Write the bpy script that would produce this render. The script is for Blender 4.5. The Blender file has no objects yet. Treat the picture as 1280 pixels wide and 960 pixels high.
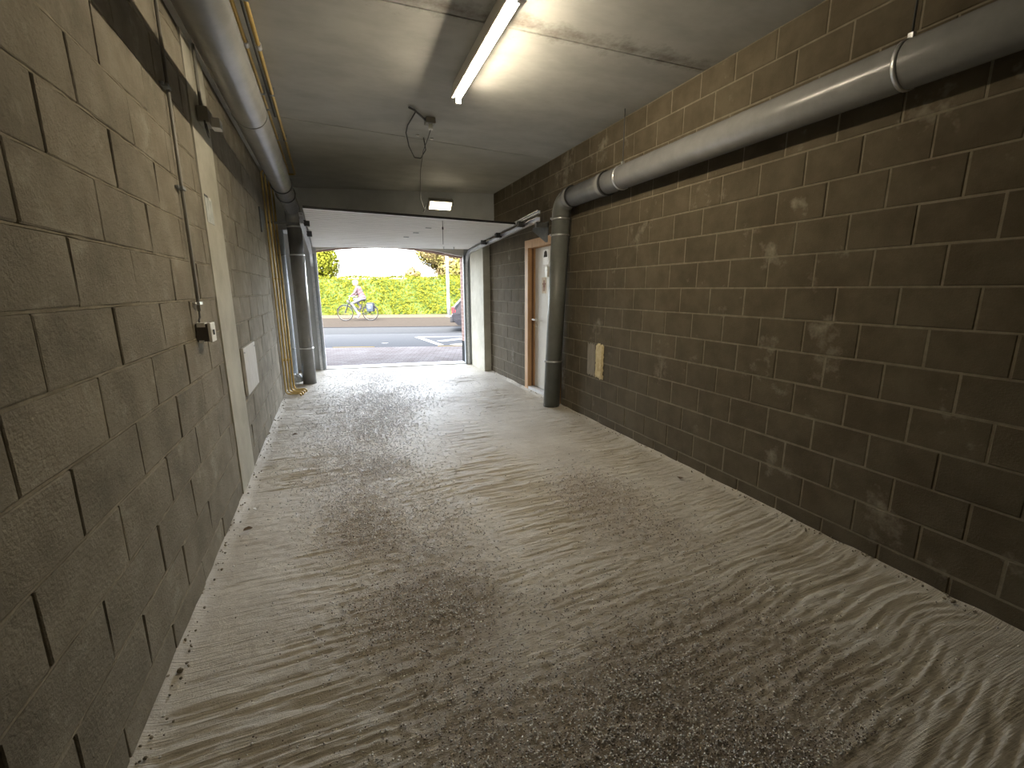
import bpy, bmesh, math, random
import numpy as np
from mathutils import Vector, Matrix

random.seed(7)
rng = np.random.default_rng(7)
S = bpy.context.scene
COL = S.collection

# ------------------------------------------------------------------ camera, world, sun, exposure
YAW, PITCH, ROLL, FPX = 0.38089, 0.20863, -0.00575, 560.0
cy_, sy_, cp_, sp_ = math.cos(YAW), math.sin(YAW), math.cos(PITCH), math.sin(PITCH)
fw = Vector((sy_ * cp_, cy_ * cp_, -sp_))
rt0 = Vector((cy_, -sy_, 0))
up0 = rt0.cross(fw)
rt = rt0 * math.cos(ROLL) + up0 * math.sin(ROLL)
up = up0 * math.cos(ROLL) - rt0 * math.sin(ROLL)
cam_d = bpy.data.cameras.new('camera')
cam = bpy.data.objects.new('camera', cam_d)
COL.objects.link(cam)
cam_d.sensor_fit = 'HORIZONTAL'
cam_d.sensor_width = 36
cam_d.lens = FPX / 1280 * 36
cam_d.clip_start = 0.02
cam_d.clip_end = 500
cam.matrix_world = Matrix(((rt.x, up.x, -fw.x, 0), (rt.y, up.y, -fw.y, 0), (rt.z, up.z, -fw.z, 1.5), (0, 0, 0, 1)))
S.camera = cam

S.view_settings.view_transform = 'Standard'
S.view_settings.look = 'None'
S.view_settings.gamma = 1
S.view_settings.use_curve_mapping = False
S.view_settings.exposure = 0.75

w = bpy.data.worlds.new('sky')
S.world = w
w.use_nodes = True
nt = w.node_tree
nt.nodes.clear()
sky = nt.nodes.new('ShaderNodeTexSky')
sky.sky_type = 'NISHITA'
sky.sun_disc = False
sky.sun_elevation = math.radians(42)
sky.sun_rotation = math.radians(200)
sky.air_density = 1.0
sky.dust_density = 3.0
bg = nt.nodes.new('ShaderNodeBackground')
bg.inputs['Strength'].default_value = 2.65
SKY_BG = bg
wo = nt.nodes.new('ShaderNodeOutputWorld')
wb = nt.nodes.new('ShaderNodeHueSaturation')             # hazy sky: paler than the clear-air model
wb.inputs['Saturation'].default_value = 0.38
nt.links.new(sky.outputs[0], wb.inputs['Color'])
nt.links.new(wb.outputs[0], bg.inputs[0])
nt.links.new(bg.outputs[0], wo.inputs[0])

sun_d = bpy.data.lights.new('sun', 'SUN')
sun = bpy.data.objects.new('sun', sun_d)
COL.objects.link(sun)
sun_d.energy = 3.0
sun_d.color = (1.0, 0.93, 0.82)
sun_d.angle = math.radians(0.6)
SUN_DIR = Vector((-0.30, -0.72, 0.66)).normalized()      # towards the sun
sun.rotation_euler = SUN_DIR.to_track_quat('Z', 'Y').to_euler()

por_d = bpy.data.lights.new('daylight_portal', 'AREA')   # sampling guide in the doorway, gives no light of its own
por_d.shape = 'RECTANGLE'
por_d.size, por_d.size_y = 2.8, 2.3
por_d.cycles.is_portal = True
por = bpy.data.objects.new('daylight_portal', por_d)
COL.objects.link(por)
por.location = (1.2, 9.6, 1.15)
por.rotation_euler = (math.radians(-90), 0, math.radians(-8.7))

LAMP_STRENGTH = 125.0
FLOOD_STRENGTH = 9.0

# ------------------------------------------------------------------ measures
XL, XR, ZC = -0.72, 2.733, 3.08
FA = math.radians(8.7)                       # the street front is skewed to the passage
FU = Vector((math.cos(FA), -math.sin(FA), 0))
def front(x, d=0.0):                         # y of the inner face of the street front, moved out by d
    return 9.30 - 0.153 * (x + 0.28) + d
SA = math.radians(18.5)                      # street direction
SE = Vector((math.cos(SA), -math.sin(SA), 0))
SN = Vector((math.sin(SA), math.cos(SA), 0))
def st(a, n, z=0.0):                         # point a along the street, n across it
    v = SE * a + SN * n
    return Vector((v.x, v.y, z))

# ------------------------------------------------------------------ helpers
def tag(o, label=None, cat=None, group=None, kind=None):
    if label: o['label'] = label
    if cat: o['category'] = cat
    if group: o['group'] = group
    if kind: o['kind'] = kind
    return o

def empty(name, loc=(0, 0, 0), rz=0):
    o = bpy.data.objects.new(name, None)
    COL.objects.link(o)
    o.location = loc
    o.rotation_euler = (0, 0, rz)
    o.empty_display_size = 0.1
    return o

def link(name, me, m=None, parent=None, world=True):
    o = bpy.data.objects.new(name, me)
    COL.objects.link(o)
    if m and not me.materials:
        me.materials.append(m)
    if parent:
        o.parent = parent
        if world:                            # mesh data given in world coordinates
            o.matrix_parent_inverse = wm(parent).inverted()
    return o

def wm(o):
    M = Matrix.LocRotScale(o.location, o.rotation_euler, o.scale)
    return (wm(o.parent) @ o.matrix_parent_inverse @ M) if o.parent else M

def bm_obj(name, bm, m, parent=None, smooth=False, world=True):
    me = bpy.data.meshes.new(name)
    bm.normal_update()
    bm.to_mesh(me)
    bm.free()
    if smooth:
        me.polygons.foreach_set('use_smooth', [True] * len(me.polygons))
        try: me.set_sharp_from_angle(angle=math.radians(40))
        except Exception: pass
    return link(name, me, m, parent, world)

def np_mesh(name, verts, faces, n):
    me = bpy.data.meshes.new(name)
    verts = np.asarray(verts, np.float32).reshape(-1, 3)
    faces = np.asarray(faces, np.int32).reshape(-1, n)
    me.vertices.add(len(verts)); me.vertices.foreach_set('co', verts.ravel())
    me.loops.add(faces.size); me.loops.foreach_set('vertex_index', faces.ravel())
    me.polygons.add(len(faces))
    me.polygons.foreach_set('loop_start', np.arange(0, faces.size, n, dtype=np.int32))
    me.polygons.foreach_set('loop_total', np.full(len(faces), n, np.int32))
    me.update(calc_edges=True)
    return me

def box(bm, a, b, bev=0.0, M=None):
    a, b = Vector(a), Vector(b)
    c, s = (a + b) / 2, b - a
    t = Matrix.Translation(c) @ Matrix.Diagonal((s.x, s.y, s.z, 1))
    if M is not None: t = M @ t
    r = bmesh.ops.create_cube(bm, size=1, matrix=t)
    if bev > 0:
        ed = list({e for v in r['verts'] for e in v.link_edges})
        bmesh.ops.bevel(bm, geom=ed, offset=bev, segments=2, affect='EDGES', profile=0.6)

def prism(bm, poly, axis, lo, hi):
    """extrude a 2-D outline along an axis; axis 'x': poly is (y,z), 'y': (x,z), 'z': (x,y)"""
    def P(p, t):
        return {'x': (t, p[0], p[1]), 'y': (p[0], t, p[1]), 'z': (p[0], p[1], t)}[axis]
    A = [bm.verts.new(P(p, lo)) for p in poly]
    B = [bm.verts.new(P(p, hi)) for p in poly]
    n = len(poly)
    bm.faces.new(A); bm.faces.new(B[::-1])
    for i in range(n):
        bm.faces.new((A[i], B[i], B[(i + 1) % n], A[(i + 1) % n]))
    bmesh.ops.recalc_face_normals(bm, faces=bm.faces)

def tube(bm, pts, r, seg=12, caps=True, closed=False):
    pts = [Vector(p) for p in pts]
    rs = r if isinstance(r, (list, tuple)) else [r] * len(pts)
    n = len(pts)
    rings = []
    prev = None
    for i, p in enumerate(pts):
        if closed:
            t = pts[(i + 1) % n] - pts[i - 1]
        elif i == 0: t = pts[1] - p
        elif i == n - 1: t = p - pts[i - 1]
        else: t = (pts[i + 1] - p).normalized() + (p - pts[i - 1]).normalized()
        t.normalize()
        if prev is None:
            a = Vector((0, 0, 1)) if abs(t.z) < 0.9 else Vector((1, 0, 0))
            u = t.cross(a).normalized()
        else:
            u = (prev - t * prev.dot(t)).normalized()
        v = t.cross(u)
        prev = u
        rings.append([bm.verts.new(p + (u * math.cos(k * 2 * math.pi / seg) + v * math.sin(k * 2 * math.pi / seg)) * rs[i]) for k in range(seg)])
    m = n if closed else n - 1
    for i in range(m):
        a, b = rings[i], rings[(i + 1) % n]
        for k in range(seg):
            f = bm.faces.new((a[k], a[(k + 1) % seg], b[(k + 1) % seg], b[k]))
            f.smooth = True
    if caps and not closed:
        bm.faces.new(rings[0][::-1]); bm.faces.new(rings[-1])

def bend(p0, p1, p2, r, n=6):
    """points of a rounded corner at p1"""
    p0, p1, p2 = Vector(p0), Vector(p1), Vector(p2)
    a = (p0 - p1).normalized(); b = (p2 - p1).normalized()
    A, B = p1 + a * r, p1 + b * r
    out = []
    for i in range(n + 1):
        t = i / n
        out.append((1 - t) ** 2 * A + 2 * t * (1 - t) * p1 + t ** 2 * B)
    return out

def ring(bm, c, axis, r, w_, th, seg=28):
    """a band (collar) of width w_ and thickness th around axis 'x','y' or 'z' at c"""
    c = Vector(c)
    d = {'x': Vector((1, 0, 0)), 'y': Vector((0, 1, 0)), 'z': Vector((0, 0, 1))}[axis]
    u = d.orthogonal().normalized(); v = d.cross(u)
    prof = [(r, -w_ / 2), (r + th, -w_ / 2 + th * .3), (r + th, w_ / 2 - th * .3), (r, w_ / 2)]
    R = []
    for k in range(seg):
        q = u * math.cos(k * 2 * math.pi / seg) + v * math.sin(k * 2 * math.pi / seg)
        R.append([bm.verts.new(c + q * a + d * b) for a, b in prof])
    for k in range(seg):
        a, b = R[k], R[(k + 1) % seg]
        for i in range(4):
            j = (i + 1) % 4
            f = bm.faces.new((a[i], b[i], b[j], a[j])); f.smooth = True
    bmesh.ops.recalc_face_normals(bm, faces=bm.faces)

# value noise in numpy
_tab = rng.random((256, 256))
def vnoise(x, y):
    xi = np.floor(x).astype(int); yi = np.floor(y).astype(int)
    fx = x - xi; fy = y - yi
    fx = fx * fx * (3 - 2 * fx); fy = fy * fy * (3 - 2 * fy)
    t = lambda a, b: _tab[a % 256, b % 256]
    return (t(xi, yi) * (1 - fx) + t(xi + 1, yi) * fx) * (1 - fy) + (t(xi, yi + 1) * (1 - fx) + t(xi + 1, yi + 1) * fx) * fy

# ------------------------------------------------------------------ materials
def mat(name, c1, c2=None, rough=0.8, metal=0.0, nscale=4.0, ndetail=4, bump=0.0, bscale=60.0, bdist=0.01, rnd=0.0, spec=0.5,
        stretch=None, spots=None, lo=0.35, hi=0.65, coat=0.0):
    m = bpy.data.materials.new(name)
    m.use_nodes = True
    t = m.node_tree; N = t.nodes; L = t.links
    b = N['Principled BSDF']
    b.inputs['Roughness'].default_value = rough
    b.inputs['Metallic'].default_value = metal
    b.inputs['Specular IOR Level'].default_value = spec
    b.inputs['Coat Weight'].default_value = coat
    geo = N.new('ShaderNodeNewGeometry')
    mp = N.new('ShaderNodeMapping')
    L.new(geo.outputs['Position'], mp.inputs['Vector'])
    if stretch: mp.inputs['Scale'].default_value = stretch
    col = None
    if c2 is not None:
        nz = N.new('ShaderNodeTexNoise'); nz.inputs['Scale'].default_value = nscale; nz.inputs['Detail'].default_value = ndetail
        nz.inputs['Roughness'].default_value = 0.65
        L.new(mp.outputs[0], nz.inputs['Vector'])
        rp = N.new('ShaderNodeValToRGB')
        rp.color_ramp.elements[0].position = lo; rp.color_ramp.elements[1].position = hi
        rp.color_ramp.elements[0].color = (*c1, 1); rp.color_ramp.elements[1].color = (*c2, 1)
        L.new(nz.outputs['Fac'], rp.inputs['Fac'])
        col = rp.outputs[0]
    else:
        b.inputs['Base Color'].default_value = (*c1, 1)
    if spots:                                    # (colour, scale, threshold low, high)
        sc, ss, s0, s1 = spots
        n2 = N.new('ShaderNodeTexNoise'); n2.inputs['Scale'].default_value = ss; n2.inputs['Detail'].default_value = 5
        n2.inputs['Roughness'].default_value = 0.7
        L.new(geo.outputs['Position'], n2.inputs['Vector'])
        mr = N.new('ShaderNodeMapRange'); mr.inputs['From Min'].default_value = s0; mr.inputs['From Max'].default_value = s1
        L.new(n2.outputs['Fac'], mr.inputs['Value'])
        mx = N.new('ShaderNodeMix'); mx.data_type = 'RGBA'
        L.new(mr.outputs[0], mx.inputs['Factor'])
        if col: L.new(col, mx.inputs[6])
        else: mx.inputs[6].default_value = (*c1, 1)
        mx.inputs[7].default_value = (*sc, 1)
        col = mx.outputs[2]
    if rnd > 0:
        oi = N.new('ShaderNodeObjectInfo')
        ad = N.new('ShaderNodeMath'); ad.operation = 'ADD'
        L.new(oi.outputs['Random'], ad.inputs[0]); L.new(geo.outputs['Random Per Island'], ad.inputs[1])
        fr = N.new('ShaderNodeMath'); fr.operation = 'FRACT'; L.new(ad.outputs[0], fr.inputs[0])
        m2 = N.new('ShaderNodeMapRange'); m2.inputs['To Min'].default_value = 1 - rnd; m2.inputs['To Max'].default_value = 1 + rnd
        L.new(fr.outputs[0], m2.inputs['Value'])
        mm = N.new('ShaderNodeVectorMath'); mm.operation = 'SCALE'
        if col: L.new(col, mm.inputs[0])
        else: mm.inputs[0].default_value = c1
        L.new(m2.outputs[0], mm.inputs['Scale'])
        col = mm.outputs[0]
    if col: L.new(col, b.inputs['Base Color'])
    if bump > 0:
        nb = N.new('ShaderNodeTexNoise'); nb.inputs['Scale'].default_value = bscale; nb.inputs['Detail'].default_value = 6
        nb.inputs['Roughness'].default_value = 0.7
        L.new(mp.outputs[0], nb.inputs['Vector'])
        bu = N.new('ShaderNodeBump'); bu.inputs['Strength'].default_value = bump; bu.inputs['Distance'].default_value = bdist
        L.new(nb.outputs['Fac'], bu.inputs['Height'])
        L.new(bu.outputs[0], b.inputs['Normal'])
    return m

def emit(name, c, s):
    m = bpy.data.materials.new(name); m.use_nodes = True
    t = m.node_tree; t.nodes.clear()
    e = t.nodes.new('ShaderNodeEmission'); e.inputs[0].default_value = (*c, 1); e.inputs[1].default_value = s
    o = t.nodes.new('ShaderNodeOutputMaterial'); t.links.new(e.outputs[0], o.inputs[0])
    return m

M = {}
M['block_r'] = mat('brown_block', (.080, .063, .039), (.112, .093, .061), .9, nscale=5, bump=.55, bscale=110, bdist=.006, rnd=.07, spots=((.34, .30, .235), 2.3, .60, .80), spec=.25)
M['mortar_r'] = mat('pale_mortar', (.175, .148, .103), (.23, .20, .148), .95, nscale=20, bump=.4, bscale=140, bdist=.004, spec=.2)
M['block_l'] = mat('grey_block', (.215, .190, .144), (.315, .282, .220), .9, nscale=4, bump=.8, bscale=60, bdist=.010, rnd=.08, spots=((.42, .39, .31), 4.5, .57, .80), spec=.25)
M['mortar_l'] = mat('grey_mortar', (.24, .21, .155), (.36, .32, .24), .95, nscale=14, bump=.6, bscale=90, bdist=.008, spec=.2)
M['conc'] = mat('pillar_concrete', (.43, .41, .33), (.56, .54, .45), .8, nscale=3, bump=.25, bscale=60, bdist=.004, spots=((.68, .67, .60), 7, .66, .74), spec=.3)
M['ceil'] = mat('ceiling_concrete', (.40, .40, .375), (.49, .49, .46), .7, nscale=2.2, bump=.12, bscale=40, bdist=.004, stretch=(1, 1.8, 1), spec=.35)
M['dark'] = mat('dark_gap', (.05, .045, .04), None, .95)
M['beam'] = mat('beam_concrete', (.50, .52, .53), (.58, .60, .61), .8, nscale=3, bump=.15, bscale=50, bdist=.004)
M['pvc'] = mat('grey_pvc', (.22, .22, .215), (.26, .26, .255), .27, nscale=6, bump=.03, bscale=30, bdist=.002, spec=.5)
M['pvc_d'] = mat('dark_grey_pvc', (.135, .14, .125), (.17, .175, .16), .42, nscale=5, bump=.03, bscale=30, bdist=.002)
M['iron'] = mat('dark_bracket', (.10, .105, .10), (.14, .145, .14), .6, nscale=20)
M['rubber'] = mat('black_seal', (.02, .02, .02), None, .6)
M['pvc_pale'] = mat('pale_pipe', (.40, .45, .50), (.50, .55, .60), .5, nscale=5)
M['steel'] = mat('galvanised_steel', (.62, .63, .64), (.74, .75, .76), .38, .85, nscale=30, lo=.4, hi=.6)
M['steel_dull'] = mat('dull_steel', (.24, .26, .27), (.32, .34, .35), .5, .3, nscale=20)
M['white'] = mat('white_plastic', (.80, .79, .74), None, .4)
M['panel'] = mat('white_door_panel', (.84, .84, .83), (.90, .90, .89), .4, nscale=5, stretch=(.6, 3, 3))
M['brass'] = mat('yellow_gas_pipe', (.52, .37, .12), (.62, .45, .17), .38, .35, nscale=10)
M['cable'] = mat('dark_cable', (.06, .06, .058), None, .6)
M['conduit'] = mat('grey_conduit', (.26, .25, .22), None, .45)
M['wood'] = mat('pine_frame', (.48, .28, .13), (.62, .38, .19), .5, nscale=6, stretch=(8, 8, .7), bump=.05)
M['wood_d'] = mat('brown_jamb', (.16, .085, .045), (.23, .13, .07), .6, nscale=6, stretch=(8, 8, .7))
M['leaf'] = mat('door_leaf_paint', (.66, .63, .56), (.70, .67, .60), .5, nscale=2)
M['foam'] = mat('yellow_foam', (.60, .49, .27), (.72, .61, .37), .9, nscale=25, bump=.5, bscale=60, bdist=.01)
M['board'] = mat('white_board', (.56, .54, .50), (.68, .66, .62), .7, nscale=9, stretch=(1, 4, .8))
M['scar'] = mat('scraped_mortar', (.22, .19, .15), (.34, .30, .24), .95, nscale=6, stretch=(1, 14, 1.2), bump=.8, bscale=22, bdist=.01)
M['paper'] = mat('grey_paper', (.62, .64, .60), (.42, .45, .43), .7, nscale=14, stretch=(1, 2, 1))
M['asphalt'] = mat('asphalt', (.052, .054, .055), (.062, .064, .0655), 1, nscale=30, spec=0)
M['gutter'] = mat('pale_gutter', (.037, .0385, .0393), (.042, .0436, .0445), 1, nscale=8, spec=0)
M['roadpaint'] = mat('white_road_paint', (.22, .22, .215), None, 1, spec=0)
M['yellowpaint'] = mat('yellow_road_paint', (.16, .12, .05), None, 1, spec=0)
M['path'] = mat('sandy_path', (.029, .0245, .020), (.035, .030, .0245), 1, nscale=6, spec=0)
M['verge'] = mat('dry_verge', (.060, .050, .034), (.070, .059, .041), 1, nscale=5, spec=0)
M['stone'] = mat('threshold_stone', (.62, .615, .605), (.68, .675, .665), .7, nscale=8)
M['hedge'] = mat('hedge_leaf', (.034, .042, .0030), (.086, .086, .008), .85, nscale=3, rnd=.35, spec=.05)
M['hedge_core'] = mat('hedge_core', (.05, .09, .015), None, .9)
M['tree'] = mat('tree_leaf', (.090, .088, .018), (.150, .110, .055), .85, nscale=1.2, rnd=.3, spec=.05)
M['bark'] = mat('bark', (.14, .10, .07), (.2, .15, .1), .9, nscale=10)
M['post'] = mat('white_post', (.10, .102, .104), None, .4)
M['chip'] = mat('pale_grit', (.86, .84, .80), None, .18, rnd=.35, spec=.9)
M['chip_d'] = mat('dark_grit', (.25, .21, .17), None, .55, rnd=.5)
M['tube'] = emit('lit_tube', (1.0, .86, .64), LAMP_STRENGTH)
M['led'] = emit('lit_panel', (1.0, .86, .62), FLOOD_STRENGTH)

def paver_mat():
    m = mat('pavement_bricks', (.118, .108, .103), (.145, .138, .133), 1, nscale=1.2, spec=0)
    t = m.node_tree; N = t.nodes; L = t.links
    b = N['Principled BSDF']
    src = b.inputs['Base Color'].links[0].from_socket
    geo = N.new('ShaderNodeNewGeometry')
    mp = N.new('ShaderNodeMapping'); mp.inputs['Rotation'].default_value = (0, 0, SA); 
    L.new(geo.outputs['Position'], mp.inputs['Vector'])
    br = N.new('ShaderNodeTexBrick'); br.inputs['Scale'].default_value = 1.0
    br.inputs['Brick Width'].default_value = .21; br.inputs['Row Height'].default_value = .105; br.inputs['Mortar Size'].default_value = .006
    br.inputs['Color1'].default_value = (1, 1, 1, 1); br.inputs['Color2'].default_value = (.84, .80, .80, 1); br.inputs['Mortar'].default_value = (.5, .5, .5, 1)
    L.new(mp.outputs[0], br.inputs['Vector'])
    mx = N.new('ShaderNodeMix'); mx.data_type = 'RGBA'; mx.blend_type = 'MULTIPLY'; mx.inputs['Factor'].default_value = 1
    L.new(src, mx.inputs[6]); L.new(br.outputs['Color'], mx.inputs[7]); L.new(mx.outputs[2], b.inputs['Base Color'])
    return m
M['paver'] = paver_mat()

def brick_mat():
    m = mat('facade_brick', (.20, .11, .085), (.28, .17, .13), .9, nscale=9)
    t = m.node_tree; N = t.nodes; L = t.links
    b = N['Principled BSDF']
    src = b.inputs['Base Color'].links[0].from_socket
    geo = N.new('ShaderNodeNewGeometry')
    sx = N.new('ShaderNodeSeparateXYZ'); L.new(geo.outputs['Position'], sx.inputs[0])
    ad = N.new('ShaderNodeMath'); ad.operation = 'ADD'; L.new(sx.outputs[0], ad.inputs[0]); L.new(sx.outputs[1], ad.inputs[1])
    cb = N.new('ShaderNodeCombineXYZ'); L.new(ad.outputs[0], cb.inputs[0]); L.new(sx.outputs[2], cb.inputs[1])
    br = N.new('ShaderNodeTexBrick'); br.inputs['Scale'].default_value = 1.0
    br.inputs['Brick Width'].default_value = .22; br.inputs['Row Height'].default_value = .075; br.inputs['Mortar Size'].default_value = .01
    br.inputs['Color1'].default_value = (1, 1, 1, 1); br.inputs['Color2'].default_value = (.8, .8, .8, 1); br.inputs['Mortar'].default_value = (1.3, 1.5, 1.6, 1)
    L.new(cb.outputs[0], br.inputs['Vector'])
    mx = N.new('ShaderNodeMix'); mx.data_type = 'RGBA'; mx.blend_type = 'MULTIPLY'; mx.inputs['Factor'].default_value = 1
    L.new(src, mx.inputs[6]); L.new(br.outputs['Color'], mx.inputs[7]); L.new(mx.outputs[2], b.inputs['Base Color'])
    return m
M['brick'] = brick_mat()

def floor_mat():
    m = bpy.data.materials.new('brushed_concrete'); m.use_nodes = True
    t = m.node_tree; N = t.nodes; L = t.links
    b = N['Principled BSDF']; b.inputs['Specular IOR Level'].default_value = .38
    geo = N.new('ShaderNodeNewGeometry')
    at = N.new('ShaderNodeAttribute'); at.attribute_name = 'grit'
    nz = N.new('ShaderNodeTexNoise'); nz.inputs['Scale'].default_value = 1.6; nz.inputs['Detail'].default_value = 6; nz.inputs['Roughness'].default_value = .6
    L.new(geo.outputs['Position'], nz.inputs['Vector'])
    rp = N.new('ShaderNodeValToRGB'); e = rp.color_ramp.elements
    e[0].position = .33; e[1].position = .68; e[0].color = (.50, .45, .36, 1); e[1].color = (.66, .615, .52, 1)
    L.new(nz.outputs['Fac'], rp.inputs['Fac'])
    mp = N.new('ShaderNodeMapping'); mp.inputs['Scale'].default_value = (5, 60, 1); L.new(geo.outputs['Position'], mp.inputs['Vector'])
    n2 = N.new('ShaderNodeTexNoise'); n2.inputs['Scale'].default_value = 1; n2.inputs['Detail'].default_value = 4; L.new(mp.outputs[0], n2.inputs['Vector'])
    mr = N.new('ShaderNodeMapRange'); mr.inputs['From Min'].default_value = .35; mr.inputs['From Max'].default_value = .65; mr.inputs['To Min'].default_value = .93; mr.inputs['To Max'].default_value = 1.04
    L.new(n2.outputs['Fac'], mr.inputs['Value'])
    sc = N.new('ShaderNodeVectorMath'); sc.operation = 'SCALE'; L.new(rp.outputs[0], sc.inputs[0]); L.new(mr.outputs[0], sc.inputs['Scale'])
    # gritty patches: brown dirt broken up by fine noise
    n3 = N.new('ShaderNodeTexNoise'); n3.inputs['Scale'].default_value = 55; n3.inputs['Detail'].default_value = 6; n3.inputs['Roughness'].default_value = .75
    L.new(geo.outputs['Position'], n3.inputs['Vector'])
    ma = N.new('ShaderNodeMath'); ma.operation = 'MULTIPLY_ADD'; ma.inputs[1].default_value = 1.3; ma.inputs[2].default_value = -.92
    L.new(at.outputs['Fac'], ma.inputs[0])
    ad = N.new('ShaderNodeMath'); ad.operation = 'ADD'; L.new(ma.outputs[0], ad.inputs[0]); L.new(n3.outputs['Fac'], ad.inputs[1])
    m3 = N.new('ShaderNodeMapRange'); m3.inputs['From Min'].default_value = -.1; m3.inputs['From Max'].default_value = .55; m3.inputs['To Max'].default_value = .75
    L.new(ad.outputs[0], m3.inputs['Value'])
    mx = N.new('ShaderNodeMix'); mx.data_type = 'RGBA'; L.new(m3.outputs[0], mx.inputs['Factor']); L.new(sc.outputs[0], mx.inputs[6]); mx.inputs[7].default_value = (.50, .43, .34, 1)
    L.new(mx.outputs[2], b.inputs['Base Color'])
    rr = N.new('ShaderNodeMapRange'); rr.inputs['To Min'].default_value = .52; rr.inputs['To Max'].default_value = .44
    L.new(at.outputs['Fac'], rr.inputs['Value']); L.new(rr.outputs[0], b.inputs['Roughness'])
    # fine relief
    mp2 = N.new('ShaderNodeMapping'); mp2.inputs['Scale'].default_value = (5, 150, 1); L.new(geo.outputs['Position'], mp2.inputs['Vector'])
    n4 = N.new('ShaderNodeTexNoise'); n4.inputs['Scale'].default_value = 1; n4.inputs['Detail'].default_value = 5; L.new(mp2.outputs[0], n4.inputs['Vector'])
    b1 = N.new('ShaderNodeBump'); b1.inputs['Strength'].default_value = .7; b1.inputs['Distance'].default_value = .009; L.new(n4.outputs['Fac'], b1.inputs['Height'])
    vo = N.new('ShaderNodeTexNoise'); vo.inputs['Scale'].default_value = 110; vo.inputs['Detail'].default_value = 4; vo.inputs['Roughness'].default_value = .8
    L.new(geo.outputs['Position'], vo.inputs['Vector'])
    st_ = N.new('ShaderNodeMapRange'); st_.inputs['To Min'].default_value = .5; st_.inputs['To Max'].default_value = 1.0; L.new(at.outputs['Fac'], st_.inputs['Value'])
    b2 = N.new('ShaderNodeBump'); b2.inputs['Distance'].default_value = .010; L.new(st_.outputs[0], b2.inputs['Strength']); L.new(vo.outputs['Fac'], b2.inputs['Height']); L.new(b1.outputs[0], b2.inputs['Normal'])
    L.new(b2.outputs[0], b.inputs['Normal'])
    return m
M['floor'] = floor_mat()

def ceil_stained():
    m = M['ceil']; t = m.node_tree; N = t.nodes; L = t.links
    b = N['Principled BSDF']
    src = b.inputs['Base Color'].links[0].from_socket
    at = N.new('ShaderNodeNewGeometry')
    sx = N.new('ShaderNodeSeparateXYZ'); L.new(at.outputs['Position'], sx.inputs[0])
    # damp stain along the leaking slab joint at y = 2.9
    d = N.new('ShaderNodeMath'); d.operation = 'SUBTRACT'; L.new(sx.outputs[1], d.inputs[0]); d.inputs[1].default_value = 2.88
    a = N.new('ShaderNodeMath'); a.operation = 'ABSOLUTE'; L.new(d.outputs[0], a.inputs[0])
    nz = N.new('ShaderNodeTexNoise'); nz.inputs['Scale'].default_value = 5; nz.inputs['Detail'].default_value = 8; nz.inputs['Roughness'].default_value = .7
    L.new(at.outputs['Position'], nz.inputs['Vector'])
    mm = N.new('ShaderNodeMath'); mm.operation = 'MULTIPLY_ADD'; L.new(a.outputs[0], mm.inputs[0]); mm.inputs[1].default_value = -1.9; L.new(nz.outputs['Fac'], mm.inputs[2])
    mr = N.new('ShaderNodeMapRange'); mr.inputs['From Min'].default_value = .30; mr.inputs['From Max'].default_value = .56; mr.inputs['To Max'].default_value = .75
    L.new(mm.outputs[0], mr.inputs['Value'])
    mx = N.new('ShaderNodeMix'); mx.data_type = 'RGBA'; L.new(mr.outputs[0], mx.inputs['Factor']); L.new(src, mx.inputs[6]); mx.inputs[7].default_value = (.12, .095, .065, 1)
    L.new(mx.outputs[2], b.inputs['Base Color'])
ceil_stained()

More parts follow.
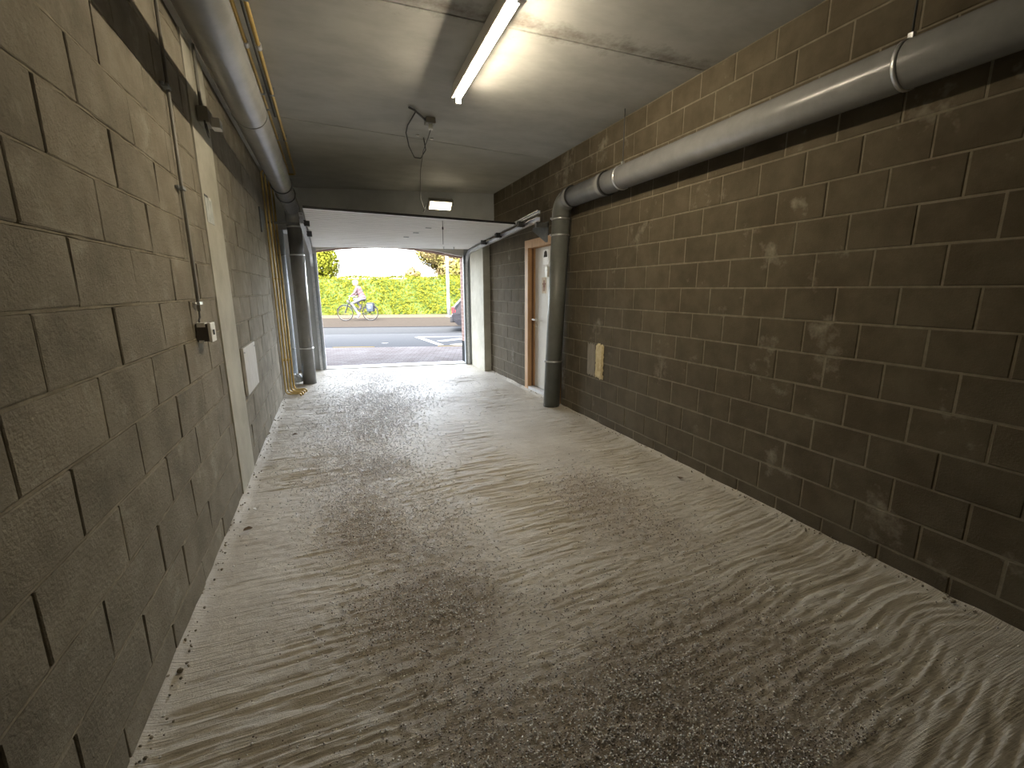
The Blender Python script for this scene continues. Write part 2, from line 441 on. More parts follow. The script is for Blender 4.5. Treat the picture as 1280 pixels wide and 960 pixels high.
# ------------------------------------------------------------------ floor
def build_floor():
    xs = np.arange(XL - .03, XR + .06, .0125)
    ys = [-2.6]
    while ys[-1] < 9.75:
        y = ys[-1]
        ys.append(y + (.06 if y < .4 else .0085 if y < 3.0 else min(.0150, .0085 + (y - 3.0) * .004)))
    ys = np.array(ys)
    X, Y = np.meshgrid(xs, ys)
    lim = front(X)
    s = Y + .05 * np.sin(1.5 * X + .9 * Y) - .04 * np.clip(X - 1.6, 0, 2) ** 2 + .16 * (vnoise(X * .8 + 3, Y * .7) - .5) + .05 * (vnoise(X * 2.4 + 13, Y * 2.1) - .5)
    s = s + np.where(X > XR - .35, .30 * ((X - XR + .35) / .35) ** 2 * (vnoise(X * 0 + 1, Y * 1.3 + 4) - .3), 0)
    r1 = vnoise(X * 1.6 + 9, s * 21)
    r2 = vnoise(X * 3.2 + 5, s * 46 + 11)
    r3 = vnoise(X * 5.0 + 2, s * 78 + 31)
    g = (1 - np.abs(2 * r2 - 1)) ** 2
    amp = np.clip(vnoise(X * 1.6 + 40, Y * 1.5 + 7) * 2.2 - .45, .18, 1.15)
    h = (r1 - .5) * .004 + g * .0030 + (r3 - .5) * .0065 - .0055 * np.clip(1 - np.abs(vnoise(X * 1.2 + 77, s * 33 + 7) - .5) / .10, 0, 1) - .004 * np.clip(1 - np.abs(vnoise(X * 1.9 + 7, s * 60 + 7) - .5) / .12, 0, 1)
    rough = ((vnoise(X * 24, Y * 30) - .5) * .006 + (vnoise(X * 55, Y * 50) - .5) * .009) * np.clip(1.25 - Y / 8, .35, 1)
    lumps = np.clip(vnoise(X * 38 + 5, Y * 44) - .62, 0, 1) * .022 * np.clip(1.2 - Y / 5, .1, 1)
    edge = np.minimum(X - XL, XR - X)
    em = np.clip(edge / .10, 0, 1) ** 1.3
    gm = grit(X, Y)
    Z = 1.3 * h * amp * em * (1 - .45 * gm) + rough * (.30 + 1.0 * gm) * em + lumps * (.15 + gm) * em + np.clip(1 - edge / .09, 0, 1) ** 2 * (.012 + .014 * vnoise(X * 20, Y * 9))
    Z += (vnoise(X * .9, Y * .9 + 50) - .5) * .012 - .008
    V = np.stack([X, np.minimum(Y, lim + .0), Z], -1).reshape(-1, 3)
    ny, nx = X.shape
    i = np.arange(ny * nx).reshape(ny, nx)
    F = np.stack([i[:-1, :-1], i[:-1, 1:], i[1:, 1:], i[1:, :-1]], -1).reshape(-1, 4)
    keep = (Y[:-1, :-1] < lim[:-1, :-1]).reshape(-1)
    me = np_mesh('floor', V, F[keep], 4)
    me.polygons.foreach_set('use_smooth', np.ones(len(me.polygons), bool))
    a = me.attributes.new('grit', 'FLOAT', 'POINT')
    a.data.foreach_set('value', gm.ravel().astype(np.float32))
    o = link('floor', me, M['floor'])
    tag(o, 'rough brushed concrete floor with raked grooves and scattered grit', 'floor', kind='structure')
    bm = bmesh.new(); box(bm, (XL - .4, -2.7, -.3), (XR + .6, 8.7, -.06))
    return o

def grit(X, Y):
    xc = .28 + .10 * np.sin(Y * 1.1) + np.clip(Y - 4.2, 0, 9) * .12
    a = np.exp(-((X - xc) / (.30 + .10 * Y * .5)) ** 2) * .95
    b = np.exp(-(((X - 1.75) / .42) ** 2 + ((Y - 2.5) / .75) ** 2)) * .75
    c = np.exp(-((X - .85) / .75) ** 2) * np.clip((2.1 - Y) / .9, 0, 1) * 1.0
    d = np.exp(-(((X - 1.55) / .5) ** 2 + ((Y - 1.15) / .4) ** 2)) * .8
    g = np.maximum.reduce([a, b, c, d])
    g = g * (.45 + 1.0 * vnoise(X * 2.6, Y * 2.6)) 
    return np.clip(g, 0, 1)
floor = build_floor()

def grit_chips(name, n, smin, smax, m, label, seed, dens):
    r = np.random.default_rng(seed)
    P = []
    while sum(map(len, P)) < n:
        x = r.uniform(XL + .03, XR - .03, 40000)
        y = .7 + 8.2 * r.random(40000) ** 1.5
        g = grit(x, y)
        k = r.random(40000) < dens(g, x, y)
        P.append(np.stack([x[k], y[k]], 1))
    P = np.concatenate(P)[:n]
    s = r.uniform(smin, smax, n) * (1 + .08 * P[:, 1])
    octv = np.array([(1, 0, 0), (0, 1, 0), (-1, 0, 0), (0, -1, 0), (0, 0, .8), (0, 0, -.6)], float)
    octf = np.array([(0, 1, 4), (1, 2, 4), (2, 3, 4), (3, 0, 4), (1, 0, 5), (2, 1, 5), (3, 2, 5), (0, 3, 5)])
    V = octv[None] * (s[:, None, None]) * r.uniform(.55, 1.25, (n, 6, 1))
    q = r.normal(size=(n, 4)); q /= np.linalg.norm(q, axis=1)[:, None]
    a, b, c, d = q.T
    R = np.stack([np.stack([1 - 2 * (c * c + d * d), 2 * (b * c - a * d), 2 * (b * d + a * c)], -1),
                  np.stack([2 * (b * c + a * d), 1 - 2 * (b * b + d * d), 2 * (c * d - a * b)], -1),
                  np.stack([2 * (b * d - a * c), 2 * (c * d + a * b), 1 - 2 * (b * b + c * c)], -1)], 1)
    V = np.einsum('nij,nkj->nki', R, V)
    V[..., 2] *= .8
    V[..., :2] += P[:, None, :]
    V[..., 2] += (s * .35)[:, None] + .001
    F = octf[None] + (np.arange(n) * 6)[:, None, None]
    me = np_mesh(name, V.reshape(-1, 3), F.reshape(-1, 3), 3)
    o = link(name, me, m)
    tag(o, label, 'gravel', kind='stuff')
grit_chips('gravel', 30000, .0026, .0058, M['chip'], 'pale stone grit strewn in a band down the passage floor', 3, lambda g, x, y: g ** 1.4 * .9 * np.clip(1.15 - (x - .3) / 1.6, .25, 1) + .006)
grit_chips('gravel', 14000, .0022, .0052, M['chip_d'], 'dark brown grit mixed over the concrete floor', 4, lambda g, x, y: g ** 1.4 * (.25 + .75 * (y < 3)) + .004)

# crumbs of mortar and chips along the foot of both walls
def crumbs():
    bm = bmesh.new(); r = random.Random(5)
    for i in range(420):
        left = r.random() < .6
        y = .9 + 7.2 * r.random() ** 1.6
        d = abs(r.gauss(0, .035)) + .004
        x = XL + d if left else XR - d
        s = r.uniform(.002, .008) * (1.6 if r.random() < .08 else 1)
        mt = Matrix.Translation((x, y, s * .4 + .004)) @ Matrix.Rotation(r.random() * 6, 4, Vector((r.random(), r.random(), r.random() + .01)).normalized()) @ Matrix.Diagonal((s, s * r.uniform(.6, 1.6), s * r.uniform(.4, .9), 1))
        bmesh.ops.create_icosphere(bm, subdivisions=1, radius=1, matrix=mt)
    o = bm_obj('mortar_crumbs', bm, M['mortar_l'])
    tag(o, 'crumbs of mortar and small debris along the foot of the walls', 'debris', kind='stuff')
crumbs()
def leaf_litter(x, y, s, rz, c, label, i):
    bm = bmesh.new()
    n = 7
    L_, R_ = [], []
    mid = []
    for k in range(n + 1):
        t = k / n; wdt = .42 * math.sin(math.pi * t) ** .8 * s * (1 + .2 * math.sin(9 * t + i)); z = .006 + .5 * s * (.25 * math.sin(3 * t + i)) ** 2
        L_.append(bm.verts.new((t * s - s / 2, wdt, z + .35 * wdt))); R_.append(bm.verts.new((t * s - s / 2, -wdt, z + .30 * wdt))); mid.append(bm.verts.new((t * s - s / 2, 0, z)))
    for k in range(n):
        bm.faces.new((L_[k], mid[k], mid[k + 1], L_[k + 1])); bm.faces.new((mid[k], R_[k], R_[k + 1], mid[k + 1]))
    o = bm_obj('dry_leaf', bm, c)
    o.location = (x, y, .004); o.rotation_euler = (0, 0, rz)
    md = o.modifiers.new('thickness', 'SOLIDIFY'); md.thickness = .0012
    tag(o, label, 'leaf')
M['dryleaf'] = mat('dry_leaf', (.12, .08, .05), (.20, .14, .08), .7, nscale=40)
M['scrap'] = mat('pale_scrap', (.62, .60, .55), None, .6)
leaf_litter(-.60, 3.05, .055, .4, M['dryleaf'], 'dark curled leaf at the foot of the left wall before the pale strip', 1)
leaf_litter(-.59, 3.34, .045, 1.9, M['scrap'], 'small pale paper scrap on the floor by the left wall', 2)
leaf_litter(-.45, 5.05, .06, .1, M['dryleaf'], 'dark dry leaf lying near the left wall below the white board', 3)
leaf_litter(2.50, 2.62, .05, .8, M['dryleaf'], 'dark crumpled leaf at the foot of the right brown wall', 4)

# ------------------------------------------------------------------ block walls
def block_mesh(name, L, H, T, jit, r, side):
    """a block whose face points to side (+1: +x, -1: -x); face at x=0"""
    ch = .004
    j = lambda: r.uniform(-jit, jit)
    V = []
    for x, d in ((-T, 0), (-ch, 0), (0, ch)):
        for (a, b) in ((-1, -1), (1, -1), (1, 1), (-1, 1)):
            V.append([x, a * (L / 2 - d) + (j() if d else 0), b * (H / 2 - d) + (j() if d else 0)])
    for v in V[8:]: v[0] += r.uniform(-jit, jit * .3)
    # a middle vertex on the face makes it slightly uneven
    V.append([r.uniform(-.0015, .0015), j() * 5, j() * 3])
    F = []
    for k in range(4):
        n = (k + 1) % 4
        F.append((k, n, 4 + n, 4 + k)); F.append((4 + k, 4 + n, 8 + n, 8 + k)); F.append((8 + k, 8 + n, 12))
    if side < 0:
        V = [(-v[0], v[1], v[2]) for v in V]; F = [f[::-1] for f in F]
    me = bpy.data.meshes.new(name); me.from_pydata([tuple(v) for v in V], [], F); me.update()
    return me

class Wall:
    def __init__(self, root, x, side, L, H, m, jit, gap, seed):
        self.root, self.x, self.side, self.L, self.H, self.m, self.jit, self.gap = root, x, side, L, H, m, jit, gap
        self.r = random.Random(seed)
        self.std = [block_mesh('concrete_block', L - gap, H - gap, .05, jit, self.r, side) for _ in range(8)]
        for me in self.std: me.materials.append(m)
        self.items = []
    def add(self, y0, y1, z0, z1):
        self.items.append((y0, y1, z0, z1))
    def course(self, z0, z1, off, ya, yb, holes=()):
        L = self.L
        k = math.floor((ya - off) / L)
        y = off + k * L
        while y < yb - 1e-6:
            a, b = max(y, ya), min(y + L, yb)
            segs = [(a, b)]
            for (h0, h1, hz0, hz1) in holes:
                if hz0 < (z0 + z1) / 2 < hz1:
                    ns = []
                    for (p, q) in segs:
                        if q <= h0 or p >= h1: ns.append((p, q))
                        else:
                            if p < h0: ns.append((p, h0))
                            if q > h1: ns.append((h1, q))
                    segs = ns
            for (p, q) in segs:
                if q - p > .035: self.add(p, q, z0, z1)
            y += L
    def build(self, limit=298):
        near = lambda it: (abs((it[0] + it[1]) / 2 - .9) if it[0] > .6 else 50) / max(.3, (it[1] - it[0]) / self.L)
        items = sorted(self.items, key=near)
        parts, rest = items[:limit], items[limit:]
        for (y0, y1, z0, z1) in parts:
            if abs((y1 - y0) - self.L) < 1e-4 and abs((z1 - z0) - self.H) < 1e-4: me = self.r.choice(self.std)
            else:
                me = block_mesh('concrete_block', y1 - y0 - self.gap, z1 - z0 - self.gap, .05, self.jit, self.r, self.side); me.materials.append(self.m)
            o = bpy.data.objects.new('concrete_block', me); COL.objects.link(o); o.parent = self.root
            o.location = (self.x + self.side * self.r.uniform(-.0015, .002), (y0 + y1) / 2, (z0 + z1) / 2)
            o.rotation_euler = (self.r.uniform(-.004, .004), 0, 0)
        if rest:
            V, F = [], []
            for (y0, y1, z0, z1) in rest:
                me = block_mesh('tmp', y1 - y0 - self.gap, z1 - z0 - self.gap, .05, self.jit, self.r, self.side)
                n = len(V); ox = self.x + self.side * self.r.uniform(-.0015, .002)
                V += [(v.co.x + ox, v.co.y + (y0 + y1) / 2, v.co.z + (z0 + z1) / 2) for v in me.vertices]
                F += [tuple(n + i for i in p.vertices) for p in me.polygons]
                bpy.data.meshes.remove(me)
            me = bpy.data.meshes.new('far_concrete_blocks'); me.from_pydata(V, [], F); me.update()
            o = link('far_concrete_blocks', me, self.m, self.root); o['kind'] = 'stuff'

def wall_right():
    bm = bmesh.new()
    D0, D1, DT = 5.10, 6.26, 2.20                           # side door hole
    x0 = XR + .0015
    box(bm, (x0, -2.6, -.1), (XR + .25, D0, ZC + .3))
    box(bm, (x0, D0, DT), (XR + .25, D1, ZC + .3))
    box(bm, (x0, D1, -.1), (XR + .25, 9.6, ZC + .3))
    root = bm_obj('wall_right', bm, M['mortar_r'])
    tag(root, 'long right wall of brown concrete blocks with pale mortar joints', 'wall', kind='structure')
    W = Wall(root, XR - .002, -1, .3165, .2, M['block_r'], .0016, .009, 11)
    for k in range(-8, 8):
        zb = 1.5 + .2 * k; zt = zb + .2
        zc = zb + .1
        f = ((1.4 - zc) * .12 + (.5 if (k % 2 == 0) else 0)) % 1.0
        zb = max(zb, -.02)
        if k == -8: zb, zt = -.02, .1
        zt = min(zt, ZC)
        if zt - zb < .03: continue
        W.course(zb, zt, 1.122 + f * .3165, -.4, 8.85, holes=[(D0 - .02, D1 + .0, -1, DT + .0)])
    W.build()
wall_right()

def wall_left():
    bm = bmesh.new()
    box(bm, (XL - .25, -2.6, -.1), (XL - .012, 9.6, ZC + .3))
    root = bm_obj('wall_left', bm, M['dark'])
    root.data.materials[0] = M['mortar_l']
    tag(root, 'long left wall of rough grey brown concrete blocks with open upright joints', 'wall', kind='structure')
    H = .2185
    W = Wall(root, XL + .002, 1, .484, H, M['block_l'], .0035, .010, 23)
    beds = []
    for k in range(-7, 8):
        zb = 1.449 + H * k; zt = zb + H
        off = 1.573 + (.242 if (k % 2 == 0) else 0) + .02 * math.sin(k * 2.1)
        if k == -7: zb = -.03
        zt = min(zt, ZC)
        if zt - zb < .03: continue
        W.course(zb, zt, off, -.4, 3.65, ())
        W.course(zb, zt, off + .12, 4.20, 9.3, ())
        beds.append(zb)
    W.build()
    bm = bmesh.new(); r = random.Random(2)
    for z in beds[1:]:                                       # mortar squeezed nearly flush in the bed joints
        for (a, b) in ((-.4, 3.65), (4.2, 9.25)):
            n = int((b - a) / .06)
            row = []
            for i in range(n + 1):
                y = a + (b - a) * i / n
                x = XL - .001 + r.uniform(-.003, .0035); h = r.uniform(.004, .009)
                row.append([bm.verts.new((XL - .012, y, z - h)), bm.verts.new((x, y, z - h * .6)), bm.verts.new((x, y, z + h * .6)), bm.verts.new((XL - .012, y, z + h))])
            for p, q in zip(row, row[1:]):
                for j in range(3): bm.faces.new((p[j], q[j], q[j + 1], p[j + 1]))
    bmesh.ops.recalc_face_normals(bm, faces=bm.faces)
    for f in bm.faces:
        if f.normal.x < 0: f.normal_flip()
    o = bm_obj('bed_mortar', bm, M['mortar_l'], root)
    bm = bmesh.new()
    box(bm, (XL - .05, 3.655, -.03), (XL + .008, 4.195, ZC), .003)
    o = bm_obj('concrete_pillar', bm, M['conc']); tag(o, 'pale smooth concrete pillar standing flush between blocks of the left wall', 'pillar', kind='structure')
wall_left()

bm = bmesh.new(); box(bm, (XL - .25, -2.85, -.1), (XR + .25, -2.6, ZC + .3))
tag(bm_obj('wall_back', bm, M['block_r']), 'brown block wall closing the passage behind the viewer', 'wall', kind='structure')

# ------------------------------------------------------------------ ceiling: slabs with open joints
def ceiling():
    bm = bmesh.new(); box(bm, (XL - .25, -2.85, ZC + .025), (XR + .25, 8.8, ZC + .35))
    root = bm_obj('ceiling', bm, M['dark'])
    tag(root, 'grey concrete slab ceiling with dark joints and a damp stain', 'ceiling', kind='structure')
    def slab(l0, l1, r0, r1):
        bm = bmesh.new()
        P = [(XL, l0), (XR, r0), (XR, r1), (XL, l1)]
        prism(bm, P, 'z', ZC, ZC + .03)
        bm_obj('ceiling_slab', bm, M['ceil'], root)
    g = .007
    slab(-2.6, .3, -2.6, .3)
    slab(.3 + g, 2.95 - g, .3 + g, 2.93 - g)
    slab(2.95 + g, 5.02 - g, 2.93 + g, 5.43 - g)
    slab(5.02 + g, 8.30, 5.43 + g, 7.62)
ceiling()
bm = bmesh.new()
prism(bm, [(XL, 8.30), (XR, 7.60), (XR, 8.3), (XL, 8.85)], 'z', 2.44, ZC + .02)
tag(bm_obj('ceiling_beam', bm, M['beam']), 'dark concrete downstand beam across the ceiling before the garage door', 'beam', kind='structure')

# ------------------------------------------------------------------ street front with arched opening
OL, OR = -.15, 2.54
def soffit(x): return 2.165 + .13 * max(0, 1 - ((x - 1.05) / 1.4) ** 2) - .045 * max(0, (x - 1.1) / 1.4) ** 1.5
def facade():
    root = empty('wall_front', (1.2, front(1.2), 0)); tag(root, 'brick street front with a wide arched gateway', 'wall', kind='structure')
    def part(name, xa, xb, za, zb, m, d0=0.0, d1=.30, arch=False):
        bm = bmesh.new(); n = 20 if arch else 1
        rows = []
        for i in range(n + 1):
            x = xa + (xb - xa) * i / n
            z = soffit(x) + (.02 if d1 < .2 else 0) if arch else za
            rows.append([bm.verts.new((x, front(x, d0), z)), bm.verts.new((x, front(x, d1), z)), bm.verts.new((x, front(x, d1), zb)), bm.verts.new((x, front(x, d0), zb))])
        bm.faces.new(rows[0]); bm.faces.new(rows[-1][::-1])
        for a, b in zip(rows, rows[1:]):
            for k in range(4): bm.faces.new((a[k], a[(k + 1) % 4], b[(k + 1) % 4], b[k]))
        bmesh.ops.recalc_face_normals(bm, faces=bm.faces)
        return bm_obj(name, bm, m, root)
    part('brick_pier', -8, OL, .45, 6.3, M['brick'], .10)
    part('brick_pier', OR, 12, .45, 6.3, M['brick'], .10)
    part('plinth', -8, OL - .0, -.1, .45, M['beam'], .10, .31)
    part('plinth', OR - .0, 12, -.1, .45, M['gutter'], .10, .31)
    part('inner_pier', XL - .25, OL - .0, -.1, 3.4, M['beam'], 0, .10)
    part('inner_pier', OR + .0, XR + .25, -.1, 3.4, M['beam'], 0, .10)
    part('arched_lintel', OL, OR, 0, 6.3, M['brick'], .10, .30, True)
    part('inner_lintel', OL, OR, 0, 3.4, M['leaf'], 0, .0995, True)
    bm = bmesh.new()
    V = [bm.verts.new((x, front(x, d), z)) for x, d in ((OL - .05, -.02), (OR + .05, -.02), (OR + .05, .31), (OL - .05, .31)) for z in (-.06, .012)]
    for f in ((0, 2, 3, 1), (2, 4, 5, 3), (4, 6, 7, 5), (6, 0, 1, 7), (1, 3, 5, 7)): bm.faces.new([V[i] for i in f])
    bmesh.ops.recalc_face_normals(bm, faces=bm.faces)
    bm_obj('threshold', bm, M['stone'], root)
    # unseen roof slab, added to shade the pavement
    bm = bmesh.new(); prism(bm, [(-8, front(-8, .05)), (12, front(12, .05)), (12, 1.0), (-8, 1.0)], 'z', 6.1, 6.3)
    bm_obj('shade_roof', bm, M['beam'], root)
facade()

# concrete pillar on the right before the gate
bm = bmesh.new(); box(bm, (2.60, 7.86, -.03), (XR + .05, 8.66, ZC), .006)
tag(bm_obj('concrete_pillar', bm, M['conc']), 'pale concrete pillar projecting from the right wall beside the garage door rail', 'pillar', kind='structure')

# ------------------------------------------------------------------ side door in the right wall
def side_door():
    root = empty('door_1', (XR, 5.73, 0)); tag(root, 'pale painted side door in a pine frame behind the dark downpipe', 'door', kind='structure')
    D0, D1, DT = 5.10, 6.26, 2.185
    bm = bmesh.new()
    box(bm, (XR - .012, D1 - .11, 0), (XR + .05, D1, DT - .11), .003)
    bm_obj('frame_post', bm, M['wood'], root)
    bm = bmesh.new(); box(bm, (XR - .012, D0, 0), (XR + .05, D0 + .10, DT - .11), .003); bm_obj('frame_post', bm, M['wood'], root)
    bm = bmesh.new(); box(bm, (XR - .014, D0, DT - .11), (XR + .13, D1, DT), .003); bm_obj('frame_head', bm, M['wood'], root)
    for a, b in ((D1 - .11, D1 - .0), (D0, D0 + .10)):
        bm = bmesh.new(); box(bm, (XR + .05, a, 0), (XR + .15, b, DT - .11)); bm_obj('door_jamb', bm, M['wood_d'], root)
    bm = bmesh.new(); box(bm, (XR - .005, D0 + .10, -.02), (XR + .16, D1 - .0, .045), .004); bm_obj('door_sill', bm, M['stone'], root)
    bm = bmesh.new()
    lx = XR + .092
    box(bm, (lx, D0 + .10, .055), (lx + .045, D1 - .115, DT - .115), .002)
    leaf = bm_obj('door_leaf', bm, M['leaf'], root)
    bm = bmesh.new()
    box(bm, (lx - .012, D1 - .145, .05), (lx + .01, D1 - .112, DT - .115)); bm_obj('edge_strip', bm, M['wood'], root)
    bm = bmesh.new()                                      # lever handle with rose and key plate
    hy = D1 - .19
    tube(bm, [(lx, hy, 1.06), (lx - .065, hy, 1.06)], .012, 10); tube(bm, [(lx - .06, hy + .01, 1.06), (lx - .06, hy - .13, 1.058)], .013, 10)
    tube(bm, [(lx + .001, hy, 1.06), (lx - .008, hy, 1.06)], .026, 14); tube(bm, [(lx + .001, hy, .97), (lx - .008, hy, .97)], .024, 14)
    bm_obj('door_handle', bm, mat('polished_handle', (.85, .85, .84), None, .3, .3), leaf)
    # notices on the leaf, printed flat
    bm = bmesh.new(); box(bm, (lx - .003, 5.69, 1.83), (lx, 5.86, 2.03)); s = bm_obj('notice', bm, M['white'], leaf)
    bm = bmesh.new(); prism(bm, [(5.72, 1.93), (5.835, 1.93), (5.815, 2.0), (5.775, 2.02), (5.735, 2.0)], 'x', lx - .004, lx - .0032); bm_obj('notice_symbol', bm, M['dark'], s) if False else bm_obj('notice_symbol', bm, M['dark'], leaf)
    bm = bmesh.new(); box(bm, (lx - .02, 5.68, 1.66), (lx, 5.76, 1.80), .004); bm_obj('wall_holder', bm, M['white'], leaf)
    bm = bmesh.new(); box(bm, (lx - .002, 5.74, 1.44), (lx, 5.89, 1.66)); bm_obj('poster', bm, mat('tan_poster', (.62, .50, .34), (.70, .58, .42), .7), leaf)
    bm = bmesh.new()
    for (y, z, sy, sz) in ((5.815, 1.60, .02, .02), (5.815, 1.55, .035, .03), (5.795, 1.50, .012, .03), (5.835, 1.50, .012, .03), (5.85, 1.57, .015, .012), (5.78, 1.57, .015, .012)):
        box(bm, (lx - .003, y - sy, z - sz), (lx - .0021, y + sy, z + sz))
    bm_obj('poster_print', bm, mat('brown_print', (.33, .16, .10), None, .7), leaf)
    bm = bmesh.new(); box(bm, (XR + .25, 5.1, -.1), (XR + .3, 6.4, 2.4)); bm_obj('door_backing', bm, M['dark'], root)
side_door()

# ------------------------------------------------------------------ overhead sectional garage door
LY0L, LY0R = 5.85, 6.12                                    # near edge of the raised leaf, left and right
def door_z(t):                                             # t 0 near edge .. 1 far edge
    return 2.392 - .10 * t / .8 if t < .8 else 2.292 - .045 * (t - .8) / .2
def garage_door():
    xa, xb = -.19, 2.515
    root = empty('door_2', (1.17, 7.3, 2.3)); tag(root, 'white ribbed overhead garage door raised under the ceiling on rails', 'door', kind='structure')
    yF = lambda x: front(x) - .43
    def P(x, t, dz):
        y0 = LY0L + (LY0R - LY0L) * (x - xa) / (xb - xa)
        return (x, y0 + (yF(x) - y0) * t, door_z(t) + (.02 if x < 1 else 0) * (1 - t) + dz)
    n = 5
    for k in range(n):
        t0, t1 = k / n + .0018, (k + 1) / n - .0018
        bm = bmesh.new()
        prof = []                                          # ribs on the underside
        ribs = 5
        for i in range(ribs):
            a = t0 + (t1 - t0) * i / ribs; b = t0 + (t1 - t0) * (i + 1) / ribs; w_ = (b - a)
            prof += [(a, 0), (b - w_ * .26, 0), (b - w_ * .20, -.009), (b - w_ * .06, -.009)]
        prof += [(t1, 0), (t1, .02), (t0, .02)]
        A = [bm.verts.new(P(xa, t, z)) for t, z in prof]; B = [bm.verts.new(P(xb, t, z)) for t, z in prof]
        for i in range(len(prof)):
            j = (i + 1) % len(prof)
            bm.faces.new((A[i], B[i], B[j], A[j]))
        bm.faces.new(A); bm.faces.new(B[::-1])
        bmesh.ops.recalc_face_normals(bm, faces=bm.faces)
        bm_obj('door_section', bm, M['panel'], root)
    bm = bmesh.new()
    A = [bm.verts.new(P(xa, -.004, z)) for z in (-.004, .022)] + [bm.verts.new(P(xa, .0015, z)) for z in (.022, -.004)]
    B = [bm.verts.new(P(xb, -.004, z)) for z in (-.004, .022)] + [bm.verts.new(P(xb, .0015, z)) for z in (.022, -.004)]
    for i in range(4): bm.faces.new((A[i], B[i], B[(i + 1) % 4], A[(i + 1) % 4]))
    bm.faces.new(A); bm.faces.new(B[::-1]); bmesh.ops.recalc_face_normals(bm, faces=bm.faces)
    bm_obj('dark_edge_strip', bm, M['rubber'], root)  # black strip added to darken the lamp-lit near edge of the leaf
    # handle near the far edge
    bm = bmesh.new()
    hz = door_z(.93)
    a = P(2.02, .93, -.002); b = P(2.20, .93, -.002)
    tube(bm, [a, (a[0], a[1], a[2] - .04)] + [(b[0], b[1], b[2] - .04), b], .007, 8)
    tube(bm, [a, (a[0], a[1], a[2] - .006)], .018, 10); tube(bm, [b, (b[0], b[1], b[2] - .006)], .018, 10)
    bm_obj('door_handle', bm, M['steel_dull'], root)
    for (x, t) in ((1.40, .25), (1.30, .42), (1.22, .58)):   # hinge plates down the middle
        bm = bmesh.new(); p = P(x, t, 0); box(bm, (p[0] - .04, p[1] - .02, p[2] - .006), (p[0] + .04, p[1] + .02, p[2] + .003), .002)
        bm_obj('hinge_plate', bm, M['steel_dull'], root)
    bm = bmesh.new(); p = P(1.47, .03, -.002)               # pull cord
    tube(bm, [p, (p[0], p[1] + .005, p[2] - .1), (p[0] - .003, p[1], p[2] - .30)], .0035, 6); tube(bm, [(p[0], p[1] + .004, p[2] - .08), (p[0], p[1], p[2] - .11)], .010, 8)
    bm_obj('pull_cord', bm, M['cable'], root)
    # rails
    def rail(x, pts, name='rail', w_=.028, th=.022):
        bm = bmesh.new()
        pts = [Vector(p) for p in pts]; rows = []
        for i, p in enumerate(pts):
            t = (pts[min(i + 1, len(pts) - 1)] - pts[max(i - 1, 0)]).normalized()
            u = Vector((1, 0, 0)); v = t.cross(u).normalized()
            prof = [(-th, -w_), (th, -w_), (th, -w_ + .006), (-th + .005, -w_ + .006), (-th + .005, w_ - .006), (th, w_ - .006), (th, w_), (-th, w_)]
            s = 1 if x < 1 else -1
            rows.append([bm.verts.new(p + u * a * s + v * b) for a, b in prof])
        for a, b in zip(rows, rows[1:]):
            for k in range(8): bm.faces.new((a[k], a[(k + 1) % 8], b[(k + 1) % 8], b[k]))
        bm.faces.new(rows[0]); bm.faces.new(rows[-1][::-1])
        bmesh.ops.recalc_face_normals(bm, faces=bm.faces)
        return bm_obj(name, bm, M['steel'], root)
    for x, ys, ye in ((2.565, 5.46, front(2.56) - .06), (-.235, 6.35, front(-.23) - .06)):
        z0 = 2.392 if x > 1 else 2.40
        def zr(y): return z0 - .02 - (y - 5.46) * .055
        yc = ye - .32
        curve = [(x, yc + (ye - yc) * math.sin(a), zr(yc) - .32 * (1 - math.cos(a))) for a in [i * math.pi / 16 for i in range(9)]]
        rail(x, [(x, ys, zr(ys)), (x, (ys + yc) / 2, zr((ys + yc) / 2))] + curve + [(x, ye, 1.0), (x, ye, .0)])
        rail(x, [(x, ys, zr(ys) + .085), (x, yc + .1, zr(yc + .1) + .085)], 'upper_rail', .020)
        bm = bmesh.new()                                  # angle flange beside the upright rail
        sx = -1 if x > 1 else 1
        box(bm, (min(x + sx * .022, x + sx * .06), ye - .02, 0), (max(x + sx * .022, x + sx * .06), ye + .05, 2.15)); bm_obj('rail_flange', bm, M['steel_dull'], root)
        rolls = (5.95, 6.85, 7.55) if x > 1 else (6.6, 7.4)
        for y in rolls:                                   # roller carriers
            bm = bmesh.new()
            xi = x + sx * .05
            box(bm, (xi - .035, y - .035, zr(y) - .01), (xi + .035, y + .035, zr(y) + .06), .004)
            tube(bm, [(xi, y, zr(y) + .02), (x, y, zr(y) + .02)], .008, 8)
            tube(bm, [(x - .012, y, zr(y)), (x + .012, y, zr(y))], .022, 12)
            bm_obj('roller', bm, M['cable'], root)
    # end gussets fixed to the walls
    bm = bmesh.new(); prism(bm, [(5.50, 2.36), (5.50, 2.10), (5.56, 2.10), (5.98, 2.29), (5.98, 2.33)], 'x', XR - .016, XR - .003)
    box(bm, (2.55, 5.50, 2.28), (XR - .003, 5.545, 2.34)); bm_obj('rail_bracket', bm, M['iron'], root)
    bm = bmesh.new(); prism(bm, [(6.62, 2.52), (6.62, 2.22), (6.68, 2.22), (7.1, 2.44), (7.1, 2.52)], 'x', XL + .003, XL + .016)
    box(bm, (XL + .003, 7.24, 2.40), (-.21, 7.27, 2.43)); bm_obj('rail_bracket', bm, M['iron'], root)
garage_door()

